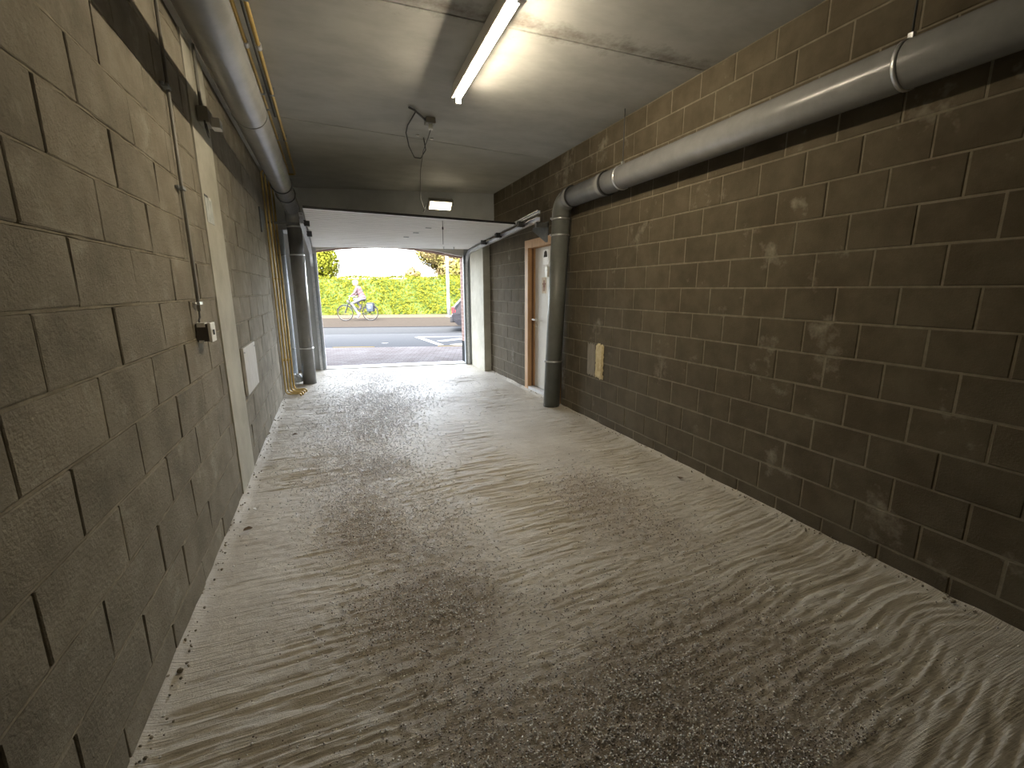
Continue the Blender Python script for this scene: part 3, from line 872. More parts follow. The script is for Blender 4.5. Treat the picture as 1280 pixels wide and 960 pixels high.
# ------------------------------------------------------------------ drain pipes
def clamp_part(root, c, axis, r, rod_top, m):
    bm = bmesh.new(); ring(bm, c, axis, r, .022, .005)
    cx, cyy, cz = c
    box(bm, (cx + .0 - .012, cyy - .012, cz + r), (cx + .012, cyy + .012, cz + r + .03), .002)
    tube(bm, [(cx + r * .98, cyy - .013, cz + .02), (cx + r * 1.0 + .02, cyy - .013, cz + .02)], .006, 8)
    cl = bm_obj('pipe_clamp', bm, m, root)
    if rod_top:
        bm = bmesh.new(); tube(bm, [(cx, cyy, cz + r + .02), (cx, cyy, rod_top)], .005, 8)
        bm_obj('threaded_rod', bm, M['cable'], cl)
    return cl

def drain_right():
    R = .105; X, Z, Y = 2.605, 2.50, 4.93; YB = 5.12
    root = empty('drain_pipe', (X, Y, 0)); tag(root, 'dark grey plastic drainpipe running along the right wall and down beside the side door', 'pipe')
    bm = bmesh.new(); tube(bm, [(X, -1.5, Z + .03), (X, 1.4, Z + .015), (X, Y - .22, Z)], R, 32); bm_obj('pipe_run', bm, M['pvc'], root)
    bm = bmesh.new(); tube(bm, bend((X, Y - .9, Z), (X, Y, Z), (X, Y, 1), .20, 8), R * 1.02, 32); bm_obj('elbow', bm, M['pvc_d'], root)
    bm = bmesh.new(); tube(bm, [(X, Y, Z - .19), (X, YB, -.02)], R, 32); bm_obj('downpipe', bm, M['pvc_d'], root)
    for y, wd in ((Y - .28, .018), (3.98, .03)):
        bm = bmesh.new(); ring(bm, (X, y, Z + .003), 'y', R, wd, .012); bm_obj('rubber_seal', bm, M['rubber'], root)
        bm = bmesh.new(); ring(bm, (X, y + .06, Z + .003), 'y', R * .999, .10, .006); bm_obj('socket', bm, M['pvc'], root)
    for z, wd, m in ((2.30, .02, 'steel'), (2.12, .02, 'steel'), (.60, .022, 'steel')):
        bm = bmesh.new(); yz = YB + (Y - YB) * z / (Z - .19); ring(bm, (X, yz, z), 'z', R, wd, .006); box(bm, (X - R - .03, yz - .012, z - .01), (X - R, yz + .012, z + .01), .002); bm_obj('pipe_clamp', bm, M[m], root)
    clamp_part(root, (X, 3.74, Z + .004), 'y', R, ZC - .002, M['steel'])
    clamp_part(root, (X, 1.50, Z + .015), 'y', R, ZC - .002, M['steel'])
drain_right()

def drain_left():
    R = .11; X, Z, Y = -.405, 2.715, 8.0
    root = empty('drain_pipe', (X, Y, 0)); tag(root, 'wide shiny grey drainpipe hung high along the left wall and dropping beside the gate', 'pipe')
    bm = bmesh.new(); tube(bm, [(X, -1.5, Z + .04), (X, 3, Z + .0), (X, 6.0, Z + .0), (X, Y - .22, Z + .0)], R, 36); bm_obj('pipe_run', bm, M['pvc'], root)
    bm = bmesh.new(); tube(bm, bend((X, Y - .9, Z), (X, Y, Z), (X, Y, 1), .21, 8), R * 1.02, 32); bm_obj('elbow', bm, M['pvc'], root)
    bm = bmesh.new(); tube(bm, [(X, Y, Z - .2), (X, Y, -.02)], R * .95, 32); bm_obj('downpipe', bm, M['pvc'], root)
    for y, wd in ((6.15, .016), (6.75, .016)):
        bm = bmesh.new(); ring(bm, (X, y, Z), 'y', R, wd, .010); bm_obj('rubber_seal', bm, M['rubber'], root)
    for z in (2.46, 2.04, .58):
        bm = bmesh.new(); ring(bm, (X, Y, z), 'z', R * .95, .022, .007); bm_obj('pipe_clamp', bm, M['steel'], root)
    clamp_part(root, (X, 3.86, Z + .002), 'y', R, ZC - .002, M['iron'])
    root2 = empty('drain_pipe', (-.645, 8.25, 0)); tag(root2, 'thinner pale blue grey pipe standing against the left wall behind the gas pipes', 'pipe')
    bm = bmesh.new(); tube(bm, [(-.645, 8.25, 2.43), (-.645, 8.25, -.02)], .062, 24); bm_obj('downpipe', bm, M['pvc_pale'], root2)
    for z in (2.05, .55):
        bm = bmesh.new(); ring(bm, (-.645, 8.25, z), 'z', .062, .02, .005); bm_obj('pipe_clamp', bm, M['steel_dull'], root2)
    # crumpled clear film bunched at its foot
    bm = bmesh.new(); r = random.Random(4)
    bmesh.ops.create_uvsphere(bm, u_segments=20, v_segments=12, radius=1)
    for v in bm.verts:
        k = 1 + .35 * math.sin(v.co.x * 9 + v.co.z * 7) * math.cos(v.co.y * 8) * .6 + r.uniform(-.07, .07)
        v.co = Vector((v.co.x * .09 * k, v.co.y * .11 * k, max(-.02, v.co.z * .12 * k)))
    o = bm_obj('plastic_film', bm, M['film'], None); o.location = (-.60, 8.03, .05)
    tag(o, 'crumpled pale plastic film on the floor at the foot of the pale pipe', 'plastic')
M['film'] = mat('plastic_film', (.60, .66, .72), (.72, .78, .84), .25, nscale=12, spec=.7)
drain_left()

# ------------------------------------------------------------------ gas pipes
def gas_pipes():
    for i in range(4):
        px = -.665 + (0 if i < 4 else 0); py = 7.05 + i * .10
        x = -.685 + i * .030
        root = None
        bm = bmesh.new()
        ex = -.49 + .02 * i
        if i < 2:                                           # these two run on along the ceiling
            cx = -.355 if i == 0 else -.285
            pts = [(cx, -1.5, 3.035), (cx, py - .06, 3.035)] + bend((cx, py - .3, 3.035), (cx, py, 3.035), (x, py, 3.035), .05, 4)[1:] + bend((cx, py, 3.035), (x, py, 3.035), (x, py, 1), .05, 4)
        else:
            pts = [(x, py, ZC)]
        pts += bend((x, py, 1), (x, py, .035), (ex, py, .035), .06, 5) + bend((x, py, .035), (ex, py + .0, .035), (ex, py, -.5), .035, 4)[:-1] + [(ex + .001, py, -.02)]
        tube(bm, pts, .0125 if i else .011, 10)
        o = bm_obj('gas_pipe', bm, M['brass'])
        o['group'] = 'yellow gas pipes down the left wall'
        tag(o, ['yellow gas pipe nearest the viewer, coming from the ceiling beside the big grey pipe', 'thicker yellow gas pipe running outermost along the ceiling, second of four down the wall', 'third yellow gas pipe of the four standing together on the left wall', 'yellow gas pipe closest to the garage door, last of the four on the left wall'][i], 'pipe')
        if i < 2:
            cy0 = 3.62 if i == 0 else 3.63
            bm = bmesh.new(); ring(bm, (cx, cy0, 3.035), 'y', .012, .06, .006, 14); bm_obj('coupling', bm, M['steel'], o)
            for yy in (1.9, 3.1, 4.4, 5.6):
                bm = bmesh.new(); box(bm, (cx - .02, yy - .01, 3.02), (cx + .02, yy + .01, ZC - .001)); bm_obj('pipe_clip', bm, M['steel_dull'], o)
        else:
            for zz in (1.66, .5):
                bm = bmesh.new(); box(bm, (XL + .003, py - .012, zz - .008), (x + .014, py + .012, zz + .008)); bm_obj('pipe_clip', bm, M['brass'], o)
    bm = bmesh.new(); tube(bm, [(-.32, -1.5, 3.06), (-.322, 2.6, 3.058), (-.312, 3.0, 3.06), (-.32, 5, 3.058)], .008, 6)
    tag(bm_obj('cable', bm, M['cable']), 'thin dark cable running between the yellow pipes under the ceiling', 'cable')
gas_pipes()

# ------------------------------------------------------------------ left wall fittings
def left_fittings():
    bm = bmesh.new(); x = XL + .02
    tube(bm, [(x, 3.15, ZC), (x, 3.12, 2.2), (x, 3.10, 1.385)], .009, 10)
    o = bm_obj('conduit', bm, M['conduit']); tag(o, 'thin grey conduit dropping down the left wall to the switch box', 'conduit')
    for z in (2.55, 2.05, 1.43):
        bm = bmesh.new(); box(bm, (XL + .003, 3.075, z - .008), (XL + .035, 3.14, z + .008), .002); tube(bm, [(XL + .003, 3.06, z), (XL + .022, 3.06, z)], .008, 8); bm_obj('conduit_clip', bm, M['steel_dull'] if z > 1.5 else M['steel'], o)
    root = empty('switch_box', (XL, 3.10, 1.26)); tag(root, 'small dark surface switch box with white edges at the end of the grey conduit', 'switch')
    bm = bmesh.new(); box(bm, (XL + .003, 3.045, 1.215), (XL + .062, 3.145, 1.315), .003); bm_obj('box_body', bm, mat('dark_box', (.09, .08, .07), None, .6), root)
    bm = bmesh.new(); box(bm, (XL + .062, 3.040, 1.210), (XL + .078, 3.150, 1.320), .004); bm_obj('box_cover', bm, M['white'], root)
    bm = bmesh.new(); box(bm, (XL + .078, 3.075, 1.25), (XL + .084, 3.10, 1.28), .002); bm_obj('switch_rocker', bm, M['cable'], root)
    bm = bmesh.new(); box(bm, (XL + .010, 3.0405, 1.297), (XL + .050, 3.10, 1.322)); bm_obj('cable_entry', bm, M['white'], root)
    bm = bmesh.new(); box(bm, (XL + .012, 3.0405, 1.208), (XL + .036, 3.0445, 1.222)); bm_obj('cable_entry', bm, M['white'], root)
    bm = bmesh.new(); tube(bm, [(x, 3.10, 1.385), (x, 3.095, 1.35), (x - .002, 3.075, 1.335), (x, 3.07, 1.318)], .005, 8); bm_obj('box_cable', bm, M['cable'], root)
    # small junction on the pale pillar with a loop of cable
    root = empty('junction_box', (XL, 3.86, 2.76)); tag(root, 'small grey junction box with a hanging cable loop at the top of the pale pillar', 'junction box')
    bm = bmesh.new(); box(bm, (XL + .010, 3.80, 2.60), (XL + .075, 3.95, 2.70), .008); bm_obj('box_body', bm, M['conduit'], root)
    bm = bmesh.new(); box(bm, (XL + .070, 3.88, 2.595), (XL + .125, 3.98, 2.66), .006); bm_obj('socket_end', bm, M['white'], root)
    bm = bmesh.new(); tube(bm, [(XL + .05, 3.80, 2.61), (XL + .055, 3.79, 2.56), (XL + .06, 3.81, 2.52), (XL + .06, 3.84, 2.515), (XL + .055, 3.84, 2.55), (XL + .05, 3.83, 2.61)], .006, 8); bm_obj('cable_loop', bm, M['cable'], root)
    bm = bmesh.new(); tube(bm, [(XL + .03, 3.86, ZC - .001), (XL + .03, 3.855, 2.7)], .010, 10); bm_obj('conduit_drop', bm, M['conduit'], root)
    # taped sheet in a sleeve
    root = empty('paper_notice', (XL + .012, 3.79, 2.05)); tag(root, 'small grey printed sheet in a plastic sleeve taped to the pale pillar', 'notice')
    bm = bmesh.new(); box(bm, (XL + .008, 3.70, 1.955), (XL + .0105, 3.90, 2.125)); bm_obj('sheet', bm, M['paper'], root)
    bm = bmesh.new(); box(bm, (XL + .0105, 3.69, 2.118), (XL + .0125, 3.78, 2.13)); bm_obj('tape', bm, M['cable'], root)
    bm = bmesh.new(); box(bm, (XL + .0105, 3.80, 2.108), (XL + .013, 3.86, 2.128)); bm_obj('clip', bm, M['white'], root)
    # pale board fixed to the blocks
    root = empty('wall_board', (XL, 4.52, .82)); tag(root, 'whitish rectangular board fixed low on the left wall past the pale pillar', 'board')
    bm = bmesh.new(); box(bm, (XL + .004, 4.26, .63), (XL + .026, 4.88, 1.03), .002); bm_obj('board_panel', bm, M['board'], root)
    for y in (4.3, 4.84):
        bm = bmesh.new(); tube(bm, [(XL + .024, y, .99), (XL + .030, y, .99)], .006, 8); bm_obj('screw', bm, M['steel_dull'], root)
left_fittings()

# foam patch and scraped strip on the right wall
def foam():
    bm = bmesh.new(); r = random.Random(9)
    ny, nz = 8, 18
    G = [[None] * (nz + 1) for _ in range(ny + 1)]
    for i in range(ny + 1):
        for j in range(nz + 1):
            y = 4.125 + .15 * i / ny; z = .515 + .385 * j / nz
            e = min(i, ny - i, j, nz - j)
            if e == 0: y += r.uniform(-.012, .012); z += r.uniform(-.012, .012)
            x = XR - (.004 if e == 0 else .018 + r.uniform(-.004, .006))
            if 3 <= i <= 4 and 3 <= j <= 10 and not (j == 6 and i == 3): x = XR - .007
            G[i][j] = bm.verts.new((x, y, z))
    for i in range(ny):
        for j in range(nz): bm.faces.new((G[i][j], G[i][j + 1], G[i + 1][j + 1], G[i + 1][j]))
    bm.normal_update()
    o = bm_obj('foam_patch', bm, M['foam'], None, True); tag(o, 'ragged yellow patch of hardened foam filling a slot in the right wall', 'foam')
    bm = bmesh.new()
    r = random.Random(3); ys = [4.29 + .16 * k / 12 for k in range(13)]; rows = []
    for y in ys:
        rows.append([bm.verts.new((XR - .0035 - r.uniform(0, .006), y, .53 + r.uniform(-.01, .01))), bm.verts.new((XR - .0035 - r.uniform(0, .006), y, .89 + r.uniform(-.01, .01)))])
    for a, b in zip(rows, rows[1:]): bm.faces.new((a[0], a[1], b[1], b[0]))
    o = bm_obj('scraped_mortar', bm, M['scar']); tag(o, 'rough scraped vertical strip of mortar beside the yellow foam patch', 'mortar')
foam()

# ------------------------------------------------------------------ ceiling lights
def batten():
    root = empty('strip_light', (1.07, 3.82, ZC)); tag(root, 'lit white fluorescent strip light fixed lengthwise on the ceiling', 'light')
    y0, y1 = 2.42, 3.82
    bm = bmesh.new(); prism(bm, [(1.028, 2.985), (1.108, 2.985), (1.098, ZC), (1.040, ZC)], 'y', y0, y1); bm_obj('light_housing', bm, M['white'], root)
    bm = bmesh.new(); tube(bm, [(1.076, y0 + .03, 2.966), (1.076, y1 - .03, 2.966)], .014, 16); bm_obj('fluorescent_tube', bm, M['tube'], root)
    for y in (y0 + .015, y1 - .015):
        bm = bmesh.new(); box(bm, (1.058, y - .015, 2.935), (1.100, y + .015, 3.0), .004); bm_obj('tube_socket', bm, M['white'], root)
    bm = bmesh.new(); prism(bm, [(1.030, 2.985), (1.026, 2.975), (1.031, 2.975), (1.055, 2.985)], 'y', y0, y1); bm_obj('reflector_edge', bm, M['white'], root)
    root.rotation_euler = (0, 0, -.0286)
batten()

def flood():
    root = empty('flood_light', (1.80, 7.60, 2.84)); tag(root, 'small lit rectangular floodlight mounted on the dark beam above the garage door', 'light')
    c = Vector((1.78, 7.50, 2.835))
    Rm = Matrix.Translation(c) @ Matrix.Rotation(math.radians(52), 4, 'X')
    bm = bmesh.new(); box(bm, (-.20, -.03, -.10), (.20, .03, .10), .01, Rm); bm_obj('lamp_body', bm, M['conduit'], root)
    bm = bmesh.new(); box(bm, (-.17, -.036, -.072), (.17, -.030, .072), .002, Rm); bm_obj('lamp_panel', bm, M['led'], root)
    for pts in ([(1.56, 7.50, 2.84), (1.50, 7.47, 2.70), (1.54, 7.55, 2.74), (1.60, 7.66, 2.80)], [(2.0, 7.50, 2.84), (2.0, 7.60, 2.95), (1.95, 7.75, 2.95)]):
        bm = bmesh.new(); tube(bm, pts, .010, 8); bm_obj('mounting_arm', bm, M['steel_dull'], root)
flood()

def ceiling_box():
    root = empty('ceiling_junction_box', (1.03, 4.62, ZC)); tag(root, 'small dark ceiling junction box with loose dangling cables past the strip light', 'junction box')
    bm = bmesh.new(); box(bm, (.98, 4.56, 3.03), (1.07, 4.66, ZC), .006); bm_obj('box_body', bm, M['conduit'], root)
    bm = bmesh.new(); tube(bm, [(1.03, 4.61, 3.035), (1.03, 4.61, 2.985)], .022, 12); bm_obj('cable_gland', bm, M['white'], root)
    bm = bmesh.new()
    tube(bm, [(.98, 4.60, 3.06), (.90, 4.46, 3.05), (.84, 4.40, 3.062), (.79, 4.37, 3.066)], .009, 8)
    tube(bm, [(.86, 4.42, 3.06), (.84, 4.75, 3.045), (.86, 4.98, 3.05), (.92, 5.2, 2.99), (1.02, 5.45, 2.95), (1.10, 5.5, 2.96), (1.12, 5.3, 3.0), (1.05, 5.05, 3.04)], .006, 8)
    tube(bm, [(1.03, 4.61, 2.99), (1.03, 4.75, 2.95), (1.05, 5.1, 2.93), (1.15, 5.8, 2.9), (1.35, 6.9, 2.80), (1.52, 7.46, 2.73)], .004, 8)
    bm_obj('loose_cable', bm, M['cable'], root)
    for p in ((1.00, 5.10), (1.16, 5.16)):
        bm = bmesh.new(); tube(bm, [(p[0], p[1], ZC - .012), (p[0], p[1], ZC)], .016, 10)
        tag(bm_obj('ceiling_plug', bm, M['white']), 'tiny white plug on the ceiling near the junction box, the ' + ('left one of two' if p[0] < 1.1 else 'right one of two'), 'plug', 'white plugs in the ceiling')
ceiling_box()

# ------------------------------------------------------------------ outside: ground
def strip(name, n0, n1, z, m, label, a0=-40, a1=50, th=.05, cat='ground'):
    bm = bmesh.new()
    P = [st(a0, n0), st(a1, n0), st(a1, n1), st(a0, n1)]
    prism(bm, [(p.x, p.y) for p in P], 'z', z - th, z)
    o = bm_obj(name, bm, m); tag(o, label, cat, kind='structure'); return o
# pavement between the street front and the road
bm = bmesh.new()
pa, pb = st(-22, 12.15), st(24, 12.15)
prism(bm, [(-14, front(-14, .30)), (16, front(16, .30)), (pb.x, pb.y), (pa.x, pa.y)], 'z', -.06, .0)
tag(bm_obj('pavement', bm, M['paver']), 'grey and reddish brick pavement outside the gateway', 'pavement', kind='structure')
strip('road', 12.15, 15.95, -.005, M['asphalt'], 'grey asphalt road crossing outside the gateway', cat='road')
strip('road_gutter', 15.95, 18.70, -.003, M['gutter'], 'paler far lane of the road along the kerb', cat='road')
strip('kerb', 18.70, 18.85, .02, mat('kerb_stone', (.022, .022, .023), None, 1, spec=0), 'dark low kerb on the far side of the road', cat='kerb')
strip('cycle_path', 18.85, 25.0, .02, M['path'], 'sandy brown path beyond the road where the cyclist rides', cat='path')
strip('verge', 25.0, 60, .03, M['verge'], 'pale dry verge at the foot of the hedge', cat='ground')
bm = bmesh.new(); prism(bm, [(-90, -60), (110, -60), (110, 120), (-90, 120)], 'z', -.5, -.08)
tag(bm_obj('ground', bm, M['verge']), 'bare ground around the building', 'ground', kind='structure')

def paint(name, pts, m, label, z=.0):
    bm = bmesh.new(); prism(bm, [(p.x, p.y) for p in pts], 'z', z - .004, z + .004)
    o = bm_obj(name, bm, m); tag(o, label, 'road marking'); return o
for i, (a, b) in enumerate(((-4.1, -3.0), (-1.3, 0.9), (1.2, 2.6))):
    paint('road_edge_line', [st(a, 12.17), st(b, 12.17), st(b, 12.26), st(a, 12.26)], M['yellowpaint'], ['yellow kerb line dash at the left of the gateway', 'yellow kerb line dash across the middle of the gateway', 'yellow kerb line dash by the hatched marking'][i])
def hatch():
    # hatched island: outline and two diagonal bars
    Pm = lambda x, y: Vector((x, y, 0))
    A, B, C = Pm(2.58, 14.68), Pm(8.0, 12.9), Pm(2.52, 12.25)
    def bar(p, q, w_):
        d = (q - p).normalized(); n = Vector((-d.y, d.x, 0)) * w_ / 2
        return [p + n, q + n, q - n, p - n]
    root = empty('road_hatching', (3.2, 13.4, 0)); tag(root, 'white hatched traffic island painted on the road at the right', 'road marking')
    for (p, q, w_) in ((A, st(12, 14.78), .16), (A + Vector((-.02, 0, 0)), Pm(2.78, 12.2), .17), (Pm(2.95, 13.15), Pm(4.6, 13.95), .30), (Pm(3.1, 12.05), Pm(5.6, 12.95), .42), (Pm(5.0, 11.8), Pm(7.2, 12.5), .42)):
        bm = bmesh.new(); prism(bm, [(v.x, v.y) for v in bar(p, q, w_)], 'z', -.004, .0)
        bm_obj('painted_bar', bm, M['roadpaint'], root)
hatch()
bm = bmesh.new(); prism(bm, [(1.28, 13.28), (1.42, 13.24), (1.50, 13.33), (1.36, 13.38)], 'z', -.004, .004)
tag(bm_obj('paper_scrap', bm, M['roadpaint']), 'small white scrap lying in the middle of the road', 'litter')

# ------------------------------------------------------------------ leaves
def leaf_cloud(name, pts, nrm, size, m, parent, seed):
    r = np.random.default_rng(seed); n = len(pts)
    u = r.normal(size=(n, 3)); u -= nrm * (u * nrm).sum(1)[:, None]; u /= np.linalg.norm(u, axis=1)[:, None]
    nn = nrm + r.normal(size=(n, 3)) * .45; nn /= np.linalg.norm(nn, axis=1)[:, None]
    v = np.cross(nn, u); v /= np.linalg.norm(v, axis=1)[:, None]
    s = size * r.uniform(.6, 1.3, (n, 1))
    V = np.stack([pts - u * s, pts + v * s * .5 + nn * s * .1, pts + u * s, pts - v * s * .5 + nn * s * .1], 1)
    F = np.arange(n * 4).reshape(n, 4)
    me = np_mesh(name, V, F, 4)
    o = link(name, me, m, parent); o['kind'] = 'stuff'; return o

def hedge():
    root = empty('hedge', st(2, 28.1, 0)); tag(root, 'long clipped bright green hedge beyond the road', 'hedge')
    bm = bmesh.new()
    a0, a1, n0, n1, H = -16, 12, 28.0, 29.6, 2.27
    P = [st(a0, n0 + .12), st(a1, n0 + .12), st(a1, n1 - .1), st(a0, n1 - .1)]
    prism(bm, [(p.x, p.y) for p in P], 'z', 0.02, H - .12); bm_obj('hedge_core', bm, M['hedge_core'], root)
    r = np.random.default_rng(1); n = 30000
    a = r.uniform(a0, a1, n); z = r.uniform(.06, H, n); nn = n0 + .10 * r.normal(size=n) + .10 * np.sin(a * 3 + z * 2)
    SEa = np.array(SE); SNa = np.array(SN)
    P = a[:, None] * SEa + nn[:, None] * SNa; P[:, 2] = z
    N1 = np.tile(-SNa + np.array([0, 0, .35]), (n, 1))
    m = 16000
    a = r.uniform(a0, a1, m); nn = r.uniform(n0, n1, m); z = H + .05 * r.normal(size=m) + .05 * np.sin(a * 2.2)
    Q = a[:, None] * SEa + nn[:, None] * SNa; Q[:, 2] = z
    N2 = np.tile(np.array([0, 0, 1.0]), (m, 1))
    pts = np.concatenate([P, Q]); nr = np.concatenate([N1, N2]); nr /= np.linalg.norm(nr, axis=1)[:, None]
    leaf_cloud('hedge_leaves', pts, nr, .055, M['hedge'], root, 2)
hedge()

def tree(c, rad, trunk_h, label, seed, n=9000, m='tree', group=None):
    root = empty('tree', (c[0], c[1], 0)); tag(root, label, 'tree', group)
    r = np.random.default_rng(seed)
    bm = bmesh.new()
    tube(bm, [(c[0], c[1], -.05), (c[0] + .05, c[1], trunk_h * .5), (c[0], c[1] + .05, trunk_h), (c[0] + .1, c[1], c[2] + rad * .4)], [.20, .15, .12, .04], 10)
    bm_obj('trunk', bm, M['bark'], root)
    bm = bmesh.new()
    lobes = []
    for k in range(11):
        d = r.normal(size=3); d /= np.linalg.norm(d); lobes.append((np.array(c) + d * rad * .55 * np.array([1, 1, .8]), rad * r.uniform(.38, .58)))
    for (p, q) in lobes[:7]:
        tube(bm, [(c[0], c[1], trunk_h * .9), ((c[0] + p[0]) / 2, (c[1] + p[1]) / 2, (trunk_h + p[2]) / 2), tuple(p)], [.07, .05, .02], 6)
    bm_obj('branches', bm, M['bark'], root)
    P, Nn = [], []
    for (p, q) in lobes:
        d = r.normal(size=(n // 11, 3)); d /= np.linalg.norm(d, axis=1)[:, None]
        P.append(p + d * q * (1 - .45 * r.random((len(d), 1)) ** 2)); Nn.append(d)
    leaf_cloud('foliage', np.concatenate(P), np.concatenate(Nn), .11, M[m], root, seed + 1)
tree((8.3, 32.5, 3.9), 2.7, 2.2, 'yellowing leafy tree behind the hedge at the right of the gateway', 21, 30000)
tree((-1.3, 33.5, 3.6), 2.4, 2.2, 'bright green tree behind the left end of the hedge', 31, 20000, 'hedge')
tree((6.4, 37.0, 2.75), .6, 2.0, 'small low tree top just showing over the hedge', 41, 2500)

# ------------------------------------------------------------------ lamp post
def lamp_post():
    p = Vector((6.15, 24.8, 0))
    root = empty('street_lamp', p); tag(root, 'white street lamp post standing on the far side of the road', 'street lamp')
    bm = bmesh.new(); tube(bm, [(p.x, p.y, 0), (p.x, p.y, .9), (p.x, p.y, 1.0), (p.x, p.y, 7)], [.10, .10, .085, .06], 16); bm_obj('pole', bm, M['post'], root)
    bm = bmesh.new(); tube(bm, [(p.x, p.y, 6.95), (p.x - .2, p.y - .5, 7.2), (p.x - .4, p.y - 1.2, 7.3)], .04, 10); bm_obj('arm', bm, M['post'], root)
    bm = bmesh.new(); box(bm, (p.x - .55, p.y - 1.9, 7.24), (p.x - .30, p.y - 1.2, 7.36), .03); bm_obj('lamp_head', bm, M['steel_dull'], root)
    bm = bmesh.new(); tube(bm, [(p.x, p.y, .0), (p.x, p.y, .05)], .18, 16); bm_obj('base_plate', bm, M['steel_dull'], root)
lamp_post()

# ------------------------------------------------------------------ parked car (its tail shows past the right jamb)
def car():
    o0 = st(-1.20, 17.15)                                  # rear bumper end, middle of the car width
    root = empty('car', (0, 0, 0)); tag(root, 'grey hatchback parked across the road, its tail showing past the right gate jamb', 'car')
    root.location = (o0.x, o0.y, 0); root.rotation_euler = (0, 0, -SA)
    K = dict(body=mat('grey_car_paint', (.030, .031, .037), None, .25, .3, coat=.8), glass=mat('car_glass', (.22, .26, .22), None, .08, 0, spec=.8),
             red=mat('tail_lamp_red', (.20, .03, .035), None, .2), tyre=mat('tyre', (.02, .02, .022), None, .8), rim=M['steel'])
    W = .84; Ln = 4.1
    prof = [(.02, .42), (.0, .62), (.10, .92), (.62, 1.46), (1.1, 1.55), (2.2, 1.53), (3.0, 1.05), (3.95, .92), (4.08, .72), (4.1, .40), (3.9, .24), (.2, .24)]
    bm = bmesh.new()
    rows = []
    for y, kx in ((-W, .05), (-W * .96, .0), (W * .96, 0), (W, .05)):
        tum = lambda z: (1 - .16 * max(0, z - .95) / .6)
        rows.append([bm.verts.new((x if abs(y) < W * .97 else x * .985 + .03, y * tum(z), z)) for x, z in prof])
    for a, b in zip(rows, rows[1:]):
        for i in range(len(prof)): bm.faces.new((a[i], a[(i + 1) % len(prof)], b[(i + 1) % len(prof)], b[i]))
    bm.faces.new(rows[0]); bm.faces.new(rows[-1][::-1])
    bmesh.ops.recalc_face_normals(bm, faces=bm.faces)
    bm_obj('body', bm, K['body'], root, world=False)
    bm = bmesh.new()                                       # rear window
    V = [bm.verts.new(v) for v in ((.13, -.60, .97), (.13, .60, .97), (.56, .54, 1.42), (.56, -.54, 1.42))]
    V2 = [bm.verts.new((v.co.x - .02, v.co.y, v.co.z + .012)) for v in V]
    bm.faces.new(V2); 
    for i in range(4): bm.faces.new((V[i], V[(i + 1) % 4], V2[(i + 1) % 4], V2[i]))
    bmesh.ops.recalc_face_normals(bm, faces=bm.faces); bm_obj('rear_window', bm, K['glass'], root, world=False)
    for s in (-1, 1):
        bm = bmesh.new(); prism(bm, [(.62, 1.0), (.80, 1.40), (1.45, 1.46), (1.45, 1.0)], 'y', s * .775 - .012, s * .775 + .012)
        prism(bm, [(1.52, 1.0), (1.52, 1.46), (2.15, 1.44), (2.75, 1.06), (2.75, 1.0)], 'y', s * .775 - .012, s * .775 + .012); bm_obj('side_window', bm, K['glass'], root, world=False)
        bm = bmesh.new(); box(bm, (-.01, s * .74 - .09, .66), (.14, s * .74 + .09, .90), .02); bm_obj('tail_lamp', bm, K['red'], root, world=False)
        for xw in (.72, 3.25):
            bm = bmesh.new(); tube(bm, [(xw, s * .84, .32), (xw, s * .64, .32)], .32, 24)
            o = bm_obj('wheel', bm, K['tyre'], root, world=False)
            bm = bmesh.new(); tube(bm, [(xw, s * .845, .32), (xw, s * .83, .32)], .20, 16); bm_obj('rim', bm, K['rim'], root, world=False)
    bm = bmesh.new(); box(bm, (-.06, -.80, .34), (.10, .80, .56), .03); bm_obj('bumper', bm, K['tyre'], root, world=False)
    bm = bmesh.new(); box(bm, (-.075, -.26, .40), (-.06, .26, .52), .003); bm_obj('number_plate', bm, M['white'], root, world=False)
    bm = bmesh.new(); tube(bm, [(.45, 0, 1.44), (.2, 0, 1.52)], .012, 6); box(bm, (.42, -.5, 1.45), (.68, .5, 1.475), .006); bm_obj('roof_spoiler', bm, K['body'], root, world=False)
    root.scale = (1.05, 1.05, 1.0)
    return root
CAR = car()

